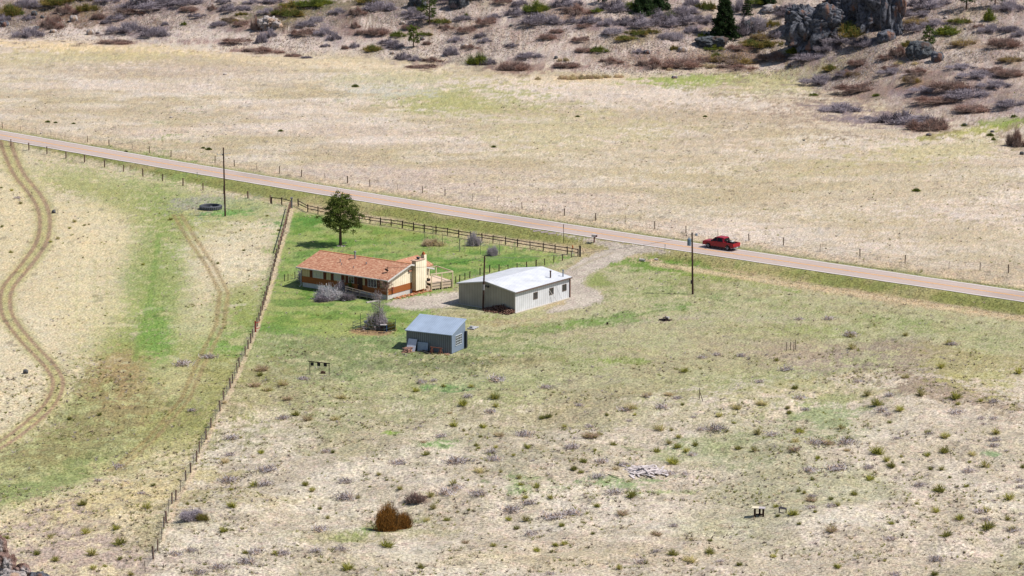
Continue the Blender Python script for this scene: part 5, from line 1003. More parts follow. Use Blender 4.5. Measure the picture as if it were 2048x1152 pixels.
# positions read off the photo: (x, y, width) in crops with an origin and a scale
CA = (560, 700, 2.548); CB = (1100, 700, 2.548); CC = (1560, 600, 2.086); CD = (0, 600, 2.087); CE = (0, 240, 3.2); CP = (0, 0, 1)
YU = {CA: [(693,212,40),(833,188,28),(975,190,35),(932,282,50),(1095,250,60),(1100,292,40),(1365,345,50),(1335,352,36),(1035,397,45),(1450,395,36),(885,390,45),(935,415,25),(1000,490,35),(1010,503,22),(1263,500,40),(745,535,45),(270,525,36),(502,640,35),(1020,446,24),(1100,500,28),(1190,540,28),(1123,625,26),(1220,657,35),(130,690,40),(165,722,45),(458,700,22),(612,712,42),(885,690,55),(958,666,20),(1228,690,32),(1308,700,35),(1500,612,45),(205,812,26),(243,860,28),(783,812,40),(963,818,22),(905,828,18),(1250,757,42),(1378,760,42),(1250,873,55),(1207,914,38),(1435,900,32),(1088,1002,46),(545,1004,70),(345,1120,75),(718,1112,44),(1308,1026,42),(1405,1000,36),(1445,995,36),(1150,1008,20),(1133,1074,18),(1165,868,32),(850,870,36),(765,750,55),(395,757,36),(545,666,24)],
      CB: [(290,334,24),(432,334,26),(685,112,40),(675,282,28),(863,340,46),(620,413,30),(938,376,28),(255,433,30),(325,486,36),(228,514,24),(170,574,42),(122,612,34),(158,627,32),(655,450,40),(605,480,40),(545,520,45),(650,500,45),(695,520,42),(625,580,62),(1155,56,34),(1250,198,38),(1210,300,28),(1220,322,28),(1275,424,42),(1040,518,46),(960,506,34),(240,800,34),(415,750,55),(740,488,36),(900,418,28),(1060,432,55),(815,975,36),(628,1045,55),(815,1036,50),(965,1100,38),(355,1118,42),(490,1090,34),(1140,1058,42),(1150,802,30),(1238,842,50),(1160,850,36),(1270,890,26),(1265,722,26),(1295,732,30),(218,940,28),(25,1000,38),(75,990,34),(60,898,34),(400,600,26),(345,586,28)],
      CC: [(525,150,34),(295,156,30),(300,206,40),(703,186,40),(672,284,46),(995,308,42),(365,400,44),(588,400,48),(735,412,48),(742,438,28),(838,424,26),(405,440,56),(500,464,42),(457,514,26),(620,560,38),(690,576,50),(900,560,44),(405,642,52),(445,674,40),(465,698,40),(507,656,22),(515,680,18),(615,652,32),(688,637,52),(708,744,22),(628,710,26),(675,710,36),(855,698,48),(790,679,18),(375,752,46),(665,800,56),(740,782,18),(778,780,22),(310,814,36),(212,834,28),(135,752,24),(157,662,24),(240,860,34),(570,852,20),(650,888,42),(750,916,44),(858,884,46),(948,920,38),(868,954,62),(955,834,58),(695,986,44),(970,964,44),(465,936,28),(240,1118,40),(645,1150,38),(437,1091,18),(925,1070,18),(1005,1106,22),(285,590,46),(255,540,38),(148,886,22),(1012,700,26),(30,455,22),(38,475,22),(62,372,28),(80,550,34)],
      CD: [(210,996,34),(155,1064,36),(232,1090,44),(385,1066,62),(500,1020,56),(358,976,48),(485,958,40),(390,1124,42),(438,1114,18),(25,998,32),(965,795,28),(968,865,36),(935,968,44),(1090,640,34),(1275,775,34),(1060,778,40),(612,872,44),(1085,318,30),(1235,482,36),(1290,502,26),(822,842,18),(783,854,18),(500,1084,26),(545,1150,34),(1025,1058,26),(1150,1062,34),(640,776,28),(290,500,24),(415,482,24),(1005,577,18),(345,856,36)],
      CE: [(475,655,32),(445,696,26),(540,677,22),(568,672,20),(370,764,34),(323,784,24),(70,850,30),(532,884,20),(130,538,32),(75,455,34),(12,686,24),(1022,600,16),(1090,641,32),(915,929,26),(1560,838,28),(1540,711,20),(1785,709,26),(1395,922,22),(1710,616,20),(8,436,24)]}
DR = {CA: [(140,358,60),(310,248,50),(22,180,40),(38,255,40),(278,358,50),(1015,625,55),(730,472,30),(1115,440,55),(945,985,42),(750,868,32),(865,325,30)],
      CB: [(408,302,60),(495,238,50),(605,232,40),(560,410,55),(335,610,44),(1080,280,50),(715,1080,60),(545,945,60),(210,448,80),(370,840,70),(950,300,60),(1250,470,50)],
      CC: [(803,648,36),(195,600,50),(280,630,26),(215,966,56),(520,325,36),(60,630,46),(130,840,40)],
      CD: [(1095,292,56),(1065,362,52),(1180,355,46),(1200,418,30),(1115,380,40),(940,678,40),(935,430,28),(870,310,1)], CP: [(524, 742, 26), (1290, 655, 1)]}
GR = {CA: [(115,150,45),(720,170,56),(782,160,46),(1105,162,100),(955,243,60),(1075,320,64),(238,522,56),(603,582,68),(905,578,110),(1090,565,70),(1075,526,62),(335,676,76),(330,762,100),(850,740,100),(905,708,76),(1010,740,84),(1185,822,92),(1270,785,72),(1390,860,100),(1275,945,74),(205,925,100),(180,1030,80),(310,1020,72),(20,1040,56),(1490,500,84),(1240,440,90),(10,352,36),(820,443,62),(1380,1146,50),(1355,195,60)],
      CB: [(150,285,46),(200,395,56),(405,364,36),(380,308,60),(110,500,66),(570,296,72),(650,248,50),(495,240,50),(775,42,50),(850,28,50),(975,34,56),(1205,104,66),(1068,166,54),(1275,252,64),(1300,308,46),(960,290,50),(730,346,40),(270,575,74),(375,590,64),(240,655,86),(325,732,96),(615,635,64),(690,636,54),(725,540,64),(850,412,96),(1130,438,66),(1250,512,50),(110,840,100),(465,1088,72),(540,1030,54),(865,1080,46),(630,900,44),(1310,612,46),(770,410,54)],
      CC: [(205,82,42),(80,84,40),(295,150,70),(325,344,42),(720,188,46),(425,466,56),(455,402,46),(450,478,38),(735,474,68),(890,428,50),(840,496,36),(890,498,38),(850,520,28),(150,602,80),(280,600,80),(895,588,54),(895,612,46),(625,561,44),(945,632,28),(130,718,68),(235,710,90),(370,703,46),(790,717,54),(1000,758,46),(585,778,54),(880,801,32),(135,822,46),(215,862,44),(830,888,54),(460,1000,54),(650,1090,70),(480,1150,54),(860,922,54),(970,966,54),(1005,896,28),(1010,1018,28),(130,868,44),(1005,782,36),(490,580,36)],
      CD: [(870,242,60),(800,464,40),(765,274,70),(410,756,36),(495,698,46),(590,810,38),(965,580,74),(960,650,56),(1115,716,72),(960,758,72),(1105,775,66),(1270,332,44),(1185,497,54),(800,1050,56),(735,1068,64),(1030,1100,80),(915,1122,64),(835,1142,72),(1065,1058,64),(1180,1062,56)],
      CE: [(115,503,60)]}
JU = [(710,174,11),(561,263,8),(95,245,8),(111,246,6),(147,248,6),(417,300,10),(406,297,7),(252,304,6),(987,295,8),(1832,383,13),(1410,234,7),(1155,234,7),(1980,272,12),(855,470,1)]
LM = [('the big board pile', 1292, 935), ('the orange-brown bush', 780, 1040), ('the rough table', 1519, 1025), ('the target frame', 638, 742), ('the blue-grey shed', 870, 690), ('the charred log heap', 1331, 638), ('the four rusty stakes', 1582, 695), ('the leaning stake pair', 1403, 795), ('the thin lone stake', 1902, 915),
      ('the bare brown patch', 1800, 725), ('the fallen dead shrub', 385, 1030), ('the tyre tank', 421, 414), ('the curved wheel tracks', 85, 520), ('the garden pen', 748, 655), ('the mesh fence foot', 290, 1140), ('the corner rocks', 15, 1120), ('the red pickup', 1446, 488), ('the dark low shrub', 842, 995), ('the grassy hollow', 1425, 900), ('the green wedge', 1640, 850), ('the bottom edge stakes', 1371, 1145), ('the lawn pine', 680, 450), ('the road at the photo edge', 30, 270),
      ('the rock outcrop', 1690, 60), ('the boulder pine', 1845, 105), ('the largest spruce', 1447, 60), ('the small slope pine', 825, 80), ('the top edge pine', 858, 25), ('the straw grass row', 1170, 155), ('the big juniper', 965, 118), ('the pale rocky outcrop', 280, 10), ('the yellow-green juniper mound', 1895, 70)]
used_rank = {}
ORD = ['first', 'second', 'third', 'fourth', 'fifth', 'sixth', 'seventh', 'eighth', 'ninth', 'tenth', '11th', '12th', '13th', '14th', '15th', '16th', '17th', '18th', '19th', '20th', '21st', '22nd', '23rd', '24th', '25th']
def label_all(items, maxw=16):
    """items: (object, px, py, adjective, noun). Ranks every noun by distance out from its landmark, per side."""
    bins = {}
    for o, x, y, adj, noun in items:
        k = min(range(len(LM)), key=lambda i: math.hypot(LM[i][1] - x, (LM[i][2] - y) * 2)); dx = x - LM[k][1]; dy = (y - LM[k][2]) * 2
        side = ('right of' if dx > 0 else 'left of') if abs(dx) > abs(dy) else ('in front of' if dy > 0 else 'behind')
        bins.setdefault((k, side, noun), []).append((math.hypot(dx, dy), o, adj))
    for (k, side, noun), L in bins.items():
        L.sort(key=lambda t: t[0])
        for i, (d, o, adj) in enumerate(L):
            if len(L) == 1: o['label'] = f'{adj} {noun}, the only one {side} {LM[k][0]}'
            else: o['label'] = f'{adj} {noun}, {ORD[min(i, 24)]} one out {side} {LM[k][0]}'
def scatter(tbl, kind, name, cat, group, noun, meshes, adjs, k0=1.25, flatten=1.0):
    out = []; rr = random.Random(len(tbl) * 7 + len(noun))
    for (ox, oy, sc), L in tbl.items():
        for x, y, w_ in L:
            px, py = ox + x / sc, oy + y / sc
            if w_ <= 1: continue
            p = at(px, py); W = w_ / sc / ppm(p) * k0; i = rr.randrange(len(meshes)); o = link(name, meshes[i]); o.location = p; s = W * rr.uniform(.95, 1.15)
            o.scale = (s * rr.uniform(.9, 1.1), s, s * rr.uniform(.85, 1.1) * flatten); o.rotation_euler = (0, 0, rr.uniform(0, 6.28) if flatten == 1 else rr.choice([0, math.pi]) + rr.uniform(-.3, .3)); tag(o, None, cat, group)
            out.append((o, px, py, ('large ' if w_ / sc > 22 else 'small ' if w_ / sc < 13 else '') + adjs[i], noun))
    return out
IT = scatter(YU, 'y', 'yucca', 'yucca', 'yuccas scattered over the dry pasture', 'yucca', YM['y'], ['yellow-green', 'olive', 'dark green', 'bright green', 'olive'])
IT += scatter(DR, 'd', 'dry_grass_clump', 'grass clump', 'straw clumps in the pasture', 'grass clump', YM['d'], ['straw-coloured', 'pinkish dry', 'straw-coloured'])
IT += scatter(GR, 'g', 'dead_brush', 'dead brush', 'flattened grey dead brush in the pasture', 'dead brush patch', GM, ['grey', 'grey', 'grey', 'grey'], 1.25, .95)
def bush_mesh(name, m, n, wid, up=.6, spread=1.0, m2=None, frac=.3, leaf=0, lumps=8):
    """thin stems in several uneven clumps, about a unit wide and a unit tall"""
    k = rng.integers(0, lumps, n); a0 = rng.uniform(0, 2 * np.pi, lumps); r0 = np.sqrt(rng.random(lumps)) * (.36 if lumps < 12 else .46); r0[0] = 0
    cx, cy = r0 * np.cos(a0), r0 * np.sin(a0); ch = (1 - (r0 / .5) ** 2 * .55) * rng.uniform(.6 if lumps < 12 else .35, 1.05, lumps); cr_ = rng.uniform(.10, .2, lumps) if lumps < 12 else rng.uniform(.045, .13, lumps)
    g = rng.normal(0, 1, (n, 2)); rr_ = np.hypot(g[:, 0], g[:, 1]); base = np.stack([cx[k] + g[:, 0] * cr_[k] * .45, cy[k] + g[:, 1] * cr_[k] * .45, np.zeros(n)], 1)
    h_ = ch[k] * np.sqrt(np.clip(1 - (rr_ / 2.6) ** 2, .06, 1)) * rng.uniform(.4, 1.05, n); base[:, 2] = h_ * rng.uniform(0, .45, n)
    t = base + np.stack([g[:, 0] * cr_[k] * .55, g[:, 1] * cr_[k] * .55, np.zeros(n)], 1) * spread + rng.normal(0, .035, (n, 3)); t[:, 2] = np.maximum(base[:, 2] + .06, h_)
    parts = [blades(base, t, wid, 0)]; q = rng.integers(0, n, n); a = base[q] + (t[q] - base[q]) * rng.uniform(.35, 1.0, n)[:, None]; dd = rng.normal(0, .075, (n, 3)); dd[:, 2] = np.abs(dd[:, 2])
    parts.append(blades(a, a + dd, wid * .85, 0)); v, f = join(parts); me = npmesh(name, v, f, m)
    if m2:
        me.materials.append(m2); lf_ = np.clip(frac + rng.choice([-.35, 0, .45], lumps), .05, .9)[k]; pr_ = np.concatenate([np.tile(lf_, 3), np.tile(lf_[q], 3)]); me.polygons.foreach_set('material_index', (rng.random(len(f)) < pr_).astype(np.int32))
    return me
hg = leafm('grey_twigs', alb(204, 192, 200), .12); hg2 = leafm('pale_grey_twigs', alb(216, 204, 210), .15); hr = leafm('red_brown_twigs', alb(188, 150, 136), .15); ho = leafm('ochre_twigs', alb(186, 160, 92), .15); hv = leafm('juniper_green', alb(116, 130, 66), .15); hv2 = leafm('bright_juniper', alb(170, 174, 66), .1); hd = leafm('dark_twigs', alb(140, 128, 134), .15); hrb = leafm('brown_twigs', alb(182, 160, 150), .15)
SB = {'g': [bush_mesh('shrub', hg, 650, .028, m2=hd, frac=.3), bush_mesh('shrub', hg, 800, .024, m2=hg2, frac=.3)], 'p': [bush_mesh('shrub', hg2, 700, .026, m2=hg, frac=.35)], 'r': [bush_mesh('shrub', hr, 650, .028, m2=hrb, frac=.4), bush_mesh('shrub', hrb, 700, .026, m2=hr, frac=.3)],
      'o': [bush_mesh('shrub', ho, 700, .030, m2=hrb, frac=.35)], 'v': [bush_mesh('juniper', hv, 800, .034, m2=leafm('dark_juniper', alb(74, 84, 52)), frac=.4)], 'b': [bush_mesh('juniper', hv2, 800, .034, m2=hv, frac=.35)], 'k': [bush_mesh('shrub', hd, 700, .028, m2=hg, frac=.3)], 't': [bush_mesh('straw_clump', ydry, 400, .03, m2=pinkdry, frac=.4)], 'w': [bush_mesh('shrub', ho, 500, .03, m2=hv2, frac=.5)]}
for _k, (_m, _m2, _f) in {'g': (hg, hd, .25), 'r': (hr, hrb, .45), 'o': (ho, hrb, .35), 'w': (ho, hv, .45), 'p': (hg2, hg, .35), 'k': (hd, hg, .3), 'v': (hv, hv2, .2), 't': (ydry, pinkdry, .4)}.items():
    for _l in (9, 16, 24, 32): SB[_k].append(bush_mesh(SB[_k][0].name.split('.')[0], _m, 1500, .017, m2=_m2, frac=_f, lumps=_l))
ADJ = {'g': 'grey bare', 'p': 'pale grey bare', 'r': 'reddish-brown bare', 'o': 'ochre', 'v': 'dark green', 'b': 'bright yellow-green', 'k': 'dark bare', 't': 'golden', 'w': 'olive'}
for (ox, oy, sc), L in SH.items():
    for x, y, w_, h_, k in L:
        px, py = ox + x / sc, oy + y / sc
        p = at(px, py); s = ppm(p); W = w_ / sc / s * 1.22; h2 = h_ / sc / s; dpt = min(W * .8, 6.5); hh = max(.8, h2 * 1.35); rr = random.Random(int(x * 7 + y))
        me = rr.choice(SB[k][-3:] if len(SB[k]) > 3 and w_ / sc > 16 else SB[k][-4:] if len(SB[k]) > 3 else SB[k]); nm = {'v': 'juniper', 'b': 'juniper', 't': 'straw_clump'}.get(k, 'shrub'); o = link(nm, me); o.location = p + Vector((0, dpt * .4, 0)); o.location.z = gz(o.location.x, o.location.y) - .05
        o.scale = (W, dpt, hh); cat = {'juniper': 'juniper', 'straw_clump': 'grass clump'}.get(nm, 'shrub'); tag(o, None, cat, {'juniper': 'junipers on the hillside', 'straw_clump': 'golden straw clumps at the foot of the hill'}.get(nm, 'bare shrubs on the hillside'))
        IT.append((o, px, py, ('tall ' if h_ / w_ > .8 else 'broad ' if w_ > 280 else '') + ADJ[k], {'juniper': 'juniper', 'straw_clump': 'straw clump'}.get(nm, 'shrub')))
for x, y, w_ in JU:
    if w_ <= 1: continue
    p = at(x, y); s = w_ / ppm(p); o = link('juniper', SB['v'][1]); o.location = p; o.scale = (s * 1.2, s * 1.2, s * .75); tag(o, None, 'juniper', 'tiny junipers in the open pasture'); IT.append((o, x, y, 'tiny dark green', 'juniper'))
# ------------------------------------------------------------------ shrubs and trees round the house
def bush(px, py, w_, h_, me, name, label, cat, dy=.5, depth=.75, z=-.03):
    p = at(px, py); s = ppm(p); W = w_ / s; o = link(name, me); q = p + Vector((0, W * depth * dy * .8, 0)); q.z = gz(q.x, q.y) + z; o.location = q
    o.scale = (W, W * depth, max(.3, h_ / s * 1.15)); tag(o, label, cat); return o
white_bl = leafm('pale_blossom_twigs', alb(255, 250, 252), .02); fresh = leafm('fresh_green_leaves', alb(150, 164, 66), .05); rust_l = leafm('rusty_leaves', alb(204, 146, 72), .05); rust_d = leafm('dark_rusty_leaves', alb(132, 98, 56), .05)
bw_ = bush_mesh('blossom_shrub', white_bl, 1500, .018, m2=hg2, frac=.2, lumps=13)
bush(622, 566, 52, 42, SB['p'][1], 'shrub', 'pale bare shrub at the far end of the house under the eave', 'shrub')
bush(657, 603, 60, 36, bw_, 'shrub', 'white flowering shrub in front of the house wall', 'shrub')
bush(644, 605, 44, 14, SB['k'][1], 'shrub', 'low dark brown shrub below the white flowering shrub', 'shrub', .4)
bush(702, 590, 24, 28, bush_mesh('green_shrub', fresh, 1500, .026, m2=hv, frac=.35), 'shrub', 'bright green upright shrub at the middle of the house front', 'shrub')
bush(692, 603, 36, 18, SB['k'][1], 'shrub', 'dark twiggy shrub under the bright green shrub', 'shrub')
bush(683, 592, 34, 30, SB['g'][1], 'shrub', 'thin grey shrub between the white and the green shrub', 'shrub')
bush(868, 494, 44, 18, SB['t'][1], 'straw_heap', 'straw-coloured heap of dry stalks in the garden enclosure', 'dry grass')
bush(948, 494, 32, 30, SB['g'][1], 'shrub', 'dark bare shrub just inside the rail fence', 'shrub'); bush(988, 513, 28, 26, SB['p'][1], 'shrub', 'rounded grey shrub at the edge of the lawn enclosure', 'shrub')
bush(388, 1042, 60, 27, SB['p'][1], 'dead_shrub', 'fallen grey dead shrub beside the mesh fence', 'dead shrub', .4); bush(402, 1043, 34, 18, SB['w'][1], 'shrub', 'olive shrub growing through the fallen dead shrub', 'shrub', .4)
rb = bush_mesh('rusty_shrub', rust_l, 2800, .02, m2=rust_d, frac=.4, lumps=11)
bush(775, 1063, 44, 58, rb, 'rusty_shrub', 'tall orange-brown leafy shrub in the bottom pasture', 'shrub', .4); bush(806, 1058, 34, 34, rb, 'rusty_shrub', 'smaller orange-brown shrub leaning against the tall one', 'shrub', .4)
bush(835, 1012, 58, 22, SB['r'][1], 'shrub', 'low dark twiggy shrub behind the orange-brown shrub', 'shrub', .4)
def limbs(n, H_, spread, rr, start=.3, sub=3, th=.05):
    m = MB(); tips = []
    for i in range(n):
        z = H_ * rr.uniform(start, .85); a = rr.uniform(0, 6.28); L = spread * rr.uniform(.5, 1.0) * (1.1 - .5 * z / H_); e = Vector((math.cos(a) * L, math.sin(a) * L, z + L * rr.uniform(.3, .9)))
        s_ = Vector((0, 0, z)); m.tube(s_, e, th, th * .4, 5); tips.append(e)
        for k in range(sub):
            b_ = s_.lerp(e, rr.uniform(.35, .95)); q = b_ + Vector((rr.gauss(0, .35), rr.gauss(0, .35), rr.uniform(.1, .5))) * spread * .45; m.tube(b_, q, th * .45, th * .2, 4); tips.append(q)
    return m, tips
def bare_tree(px, py, h_, spread, label, seed, col, twigs=hg2):
    rr = random.Random(seed); p = at(px, py); t = thing('bare_tree', label, 'tree', p); Hh = h_ / ppm(p) / .97
    MB().tube((0, 0, -.1), (rr.uniform(-.1, .1), 0, Hh * .85), .07, .03, 8).build('trunk', mat('grey_bark', alb(140, 122, 116), .95, .2, 4), t)
    m, tips = limbs(16, Hh, spread, rr, .25, 5, .03); cr_ = m.build('limbs', MATS['grey_bark'], t)
    T_ = np.array([tuple(v) for v in tips]); n = 900; b_ = T_[rng.integers(0, len(T_), n)] + rng.normal(0, .05, (n, 3)); b_ = b_ * np.array([1, 1, 1]) * rng.uniform(.75, 1, (n, 1))
    v, f = blades(b_, b_ + rng.normal(0, .16, (n, 3)) + [0, 0, .14], .022); link('crown', npmesh('twigs', v, f, col or twigs), t); return t
bare_tree(773, 601, 44, 1.5, 'bare reddish twiggy sapling at the front corner of the house', 2, hr)
bare_tree(760, 655, 78, 1.9, 'tall grey leafless tree growing in the garden pen', 3, hg2)
bush(757, 660, 44, 44, bush_mesh('sage_shrub', leafm('sage_leaves', alb(122, 128, 84)), 2400, .018, m2=hg2, frac=.55, lumps=11), 'shrub', 'bushy grey-green shrub round the tree in the garden pen', 'shrub', .3)
bush(781, 662, 24, 22, SB['w'][1], 'shrub', 'small olive shrub at the corner of the garden pen', 'shrub', .3)

# ------------------------------------------------------------------ conifers
bk = mat('pine_bark', alb(110, 84, 72), .95, .25, 4); nd = leafm('pine_needles', alb(132, 146, 70), 0, var=0); nd2 = leafm('dark_pine_needles', alb(84, 100, 50)); nd3 = leafm('spruce_needles', alb(76, 100, 56)); nd4 = leafm('dark_spruce_needles', alb(52, 70, 44)); ndb = leafm('bright_pine_needles', alb(112, 134, 58))
def tufts(cent, rad, per, nl, wid):
    cent = np.asarray(cent, float); n = len(cent) * per; c = np.repeat(cent, per, 0) + rng.normal(0, 1, (n, 3)) * np.array([1, 1, .55]) * rad * .4
    d = rng.normal(0, 1, (n, 3)); d[:, 2] += .5; d /= np.linalg.norm(d, axis=1)[:, None]
    return blades(c, c + d * nl * rng.uniform(.6, 1.2, (n, 1)), wid)
def crown(parts, m1, m2, parent, frac=.35, name='crown'):
    v, f = join(parts); me = npmesh(name, v, f, m1); me.materials.append(m2); me.polygons.foreach_set('material_index', (rng.random(len(f)) < frac).astype(np.int32)); return link(name, me, parent)
def round_pine(px, py, w_, h_, bare, label, seed, m1=None, m2=None, lobes=26, per=26):
    rr = random.Random(seed); p = at(px, py); s = ppm(p); t = thing('pine_tree', label, 'pine tree', p); Wd = w_ / s / 2; Hh = h_ / s / .97; zb = Hh * bare
    MB().tube((0, 0, -.2), (0, 0, Hh * .35), Wd * .062 + .04, Wd * .05 + .03, 10).tube((0, 0, Hh * .35), (Wd * .05, 0, Hh * .93), Wd * .05 + .03, .03, 8).build('trunk', bk, t)
    m = MB(); C_ = []
    for i in range(lobes):
        u = (i + .5) / lobes; z = zb + (Hh - zb) * (.08 + .86 * u); prof = math.sin(math.pi * min(1, (.22 + .78 * u)) ** .9) ** .7 if u < .97 else .2
        prof = max(.15, (1 - abs(2 * u - .75) ** 2.2 * .75)) if u < .85 else (1 - u) * 3.2 + .15
        a = i * 2.4 + rr.uniform(-.4, .4); r = Wd * prof * rr.uniform(.62, 1.0); c = Vector((r * math.cos(a) * 1.02, r * math.sin(a) * 1.02, z + rr.uniform(-.15, .25)))
        m.tube((0, 0, max(zb * .8, z - .35 * r)), c, .05 * Wd / 2, .018, 5)
        for k in range(7):
            q = c.lerp(Vector((0, 0, z)), rr.uniform(-.1, .45)) + Vector((rr.gauss(0, .16), rr.gauss(0, .16), rr.gauss(.05, .12))) * Wd; C_.append(tuple(q))
    m.build('limbs', bk, t); crown([tufts(C_, Wd * .17, per, max(Wd * .12, .38), max(Wd * .026, .10))], m1 or nd, m2 or nd2, t); return t
round_pine(681, 491, 84, 97, .27, 'large round-crowned pine tree standing alone on the lawn behind the house', 4, lobes=26, per=44)
rr = random.Random(8); m = MB()
for i in range(9): a = i * .7; pebble(m, (math.cos(a) * .55, math.sin(a) * .5, 0), rr.uniform(.1, .2), rr)
tag(place(m.build('pale_stones', mat('pale_stones', alb(214, 200, 190), .9, .15, 4)), at(682, 492.5)), 'ring of pale stones round the foot of the lawn pine', 'stones')
round_pine(859, 50, 36, 62, .2, 'tall thin-crowned pine at the top edge above the small slope pine', 5, ndb, nd2, 18, 18)
round_pine(827, 95, 29, 43, .18, 'small bright pine on the slope casting a shadow to the left', 6, nd, ndb, 16, 18)
round_pine(1857.5, 92, 33, 38, .05, 'little pine growing from the top of the dark boulder', 9, nd3, nd, 16, 16)
round_pine(1933, 18, 46, 60, .12, 'dark pine at the top right edge with a long shadow', 10, nd3, nd4, 18, 18)
round_pine(1990, 14, 40, 55, .12, 'dark pine in the top right corner beside its twin', 12, nd3, nd4, 18, 18)
round_pine(1205, 8, 30, 30, .1, 'dark green pine at the top edge above the grey thickets', 13, nd3, nd4, 14, 14)
def spruce(px, py, w_, h_, label, seed, per=22, m1=None, m2=None):
    rr = random.Random(seed); p = at(px, py); s = ppm(p); t = thing('spruce_tree', label, 'spruce tree', p); Wd = w_ / s / 2 * 1.35; Hh = h_ / s / .97
    MB().tube((0, 0, -.2), (0, 0, Hh * .95), Wd * .07, .03, 8).build('trunk', bk, t); C_ = []; m = MB()
    lay = max(9, int(Hh / .55))
    for i in range(lay):
        u = i / lay; z = Hh * (.05 + .93 * u); R_ = Wd * 1.15 * (1 - u) ** .7 * rr.uniform(.8, 1.08); nb = max(5, int(11 * (1 - u)))
        for k in range(nb):
            a = k * 6.283 / nb + rr.uniform(-.3, .3) + i; r = R_ * rr.uniform(.75, 1.05); e = Vector((r * math.cos(a), r * math.sin(a), z - .18 * r)); m.tube((0, 0, z), e, .03, .01, 4)
            for j in range(4): q = Vector((0, 0, z)).lerp(e, rr.uniform(.3, 1.0)); C_.append((q.x, q.y, q.z))
    m.build('limbs', bk, t); crown([tufts(C_, Wd * .16, per, Wd * .2, max(Wd * .05, .06))], m1 or nd3, m2 or nd4, t, .5)
spruce(1449, 74, 46, 86, 'largest dark green spruce at the left of the rock outcrop', 21)
spruce(1494, 29, 19, 40, 'slim green spruce at the top edge beside the largest spruce', 22, 18)
spruce(1538, 8, 30, 34, 'dark spruce at the top edge behind the slim spruce', 23, 14)
spruce(1288, 24, 46, 40, 'wide dark spruce at the top edge above the grey thicket', 24, 14); spruce(1318, 18, 40, 34, 'broad spruce touching the wide dark one at the top edge', 25, 14)

# ------------------------------------------------------------------ rocks
def rockmat(name, base, dark, tint):
    m = bpy.data.materials.new(name); m.use_nodes = True; n = m.node_tree.nodes; l = m.node_tree.links; p = n['Principled BSDF']; p.inputs['Roughness'].default_value = .95; p.inputs['Specular IOR Level'].default_value = .1
    tc = n.new('ShaderNodeTexCoord'); no = n.new('ShaderNodeTexNoise'); no.inputs['Scale'].default_value = 1.6; no.inputs['Detail'].default_value = 8; no.inputs['Roughness'].default_value = .75; l.new(tc.outputs['Object'], no.inputs['Vector'])
    cr = n.new('ShaderNodeValToRGB'); l.new(no.outputs[0], cr.inputs[0]); e = cr.color_ramp.elements; e[0].position = .36; e[0].color = (*dark, 1); e[1].position = .6; e[1].color = (*base, 1)
    n2 = n.new('ShaderNodeTexNoise'); n2.inputs['Scale'].default_value = .45; n2.inputs['Detail'].default_value = 4; mp = n.new('ShaderNodeMapping'); mp.inputs['Scale'].default_value = (1, 1, .35); l.new(tc.outputs['Object'], mp.inputs[0]); l.new(mp.outputs[0], n2.inputs['Vector'])
    r = n.new('ShaderNodeMapRange'); r.inputs[1].default_value = .56; r.inputs[2].default_value = .64; l.new(n2.outputs[0], r.inputs[0])
    mx = n.new('ShaderNodeMix'); mx.data_type = 'RGBA'; l.new(r.outputs[0], mx.inputs['Factor']); l.new(cr.outputs[0], mx.inputs['A']); mx.inputs['B'].default_value = (*tint, 1); l.new(mx.outputs['Result'], p.inputs['Base Color'])
    b = n.new('ShaderNodeBump'); b.inputs['Strength'].default_value = .9; b.inputs['Distance'].default_value = .4; l.new(no.outputs[0], b.inputs['Height']); l.new(b.outputs[0], p.inputs['Normal']); return m
lich = rockmat('lichen_grey_rock', alb(136, 138, 148), alb(50, 50, 56), alb(150, 116, 102)); drk = rockmat('dark_grey_rock', alb(122, 126, 130), alb(62, 64, 70), alb(110, 94, 88)); pal = rockmat('pale_rock_face', alb(226, 216, 212), alb(150, 136, 130), alb(210, 180, 156))
def n3(x, y, z, s, o=4):
    return fbm(x * s + z * s * .7, y * s - z * s * .4 + 3.1 * s * z, 60, o) + fbm(z * s * 1.2 + y * s * .3, x * s * .9, 90, o) - 1
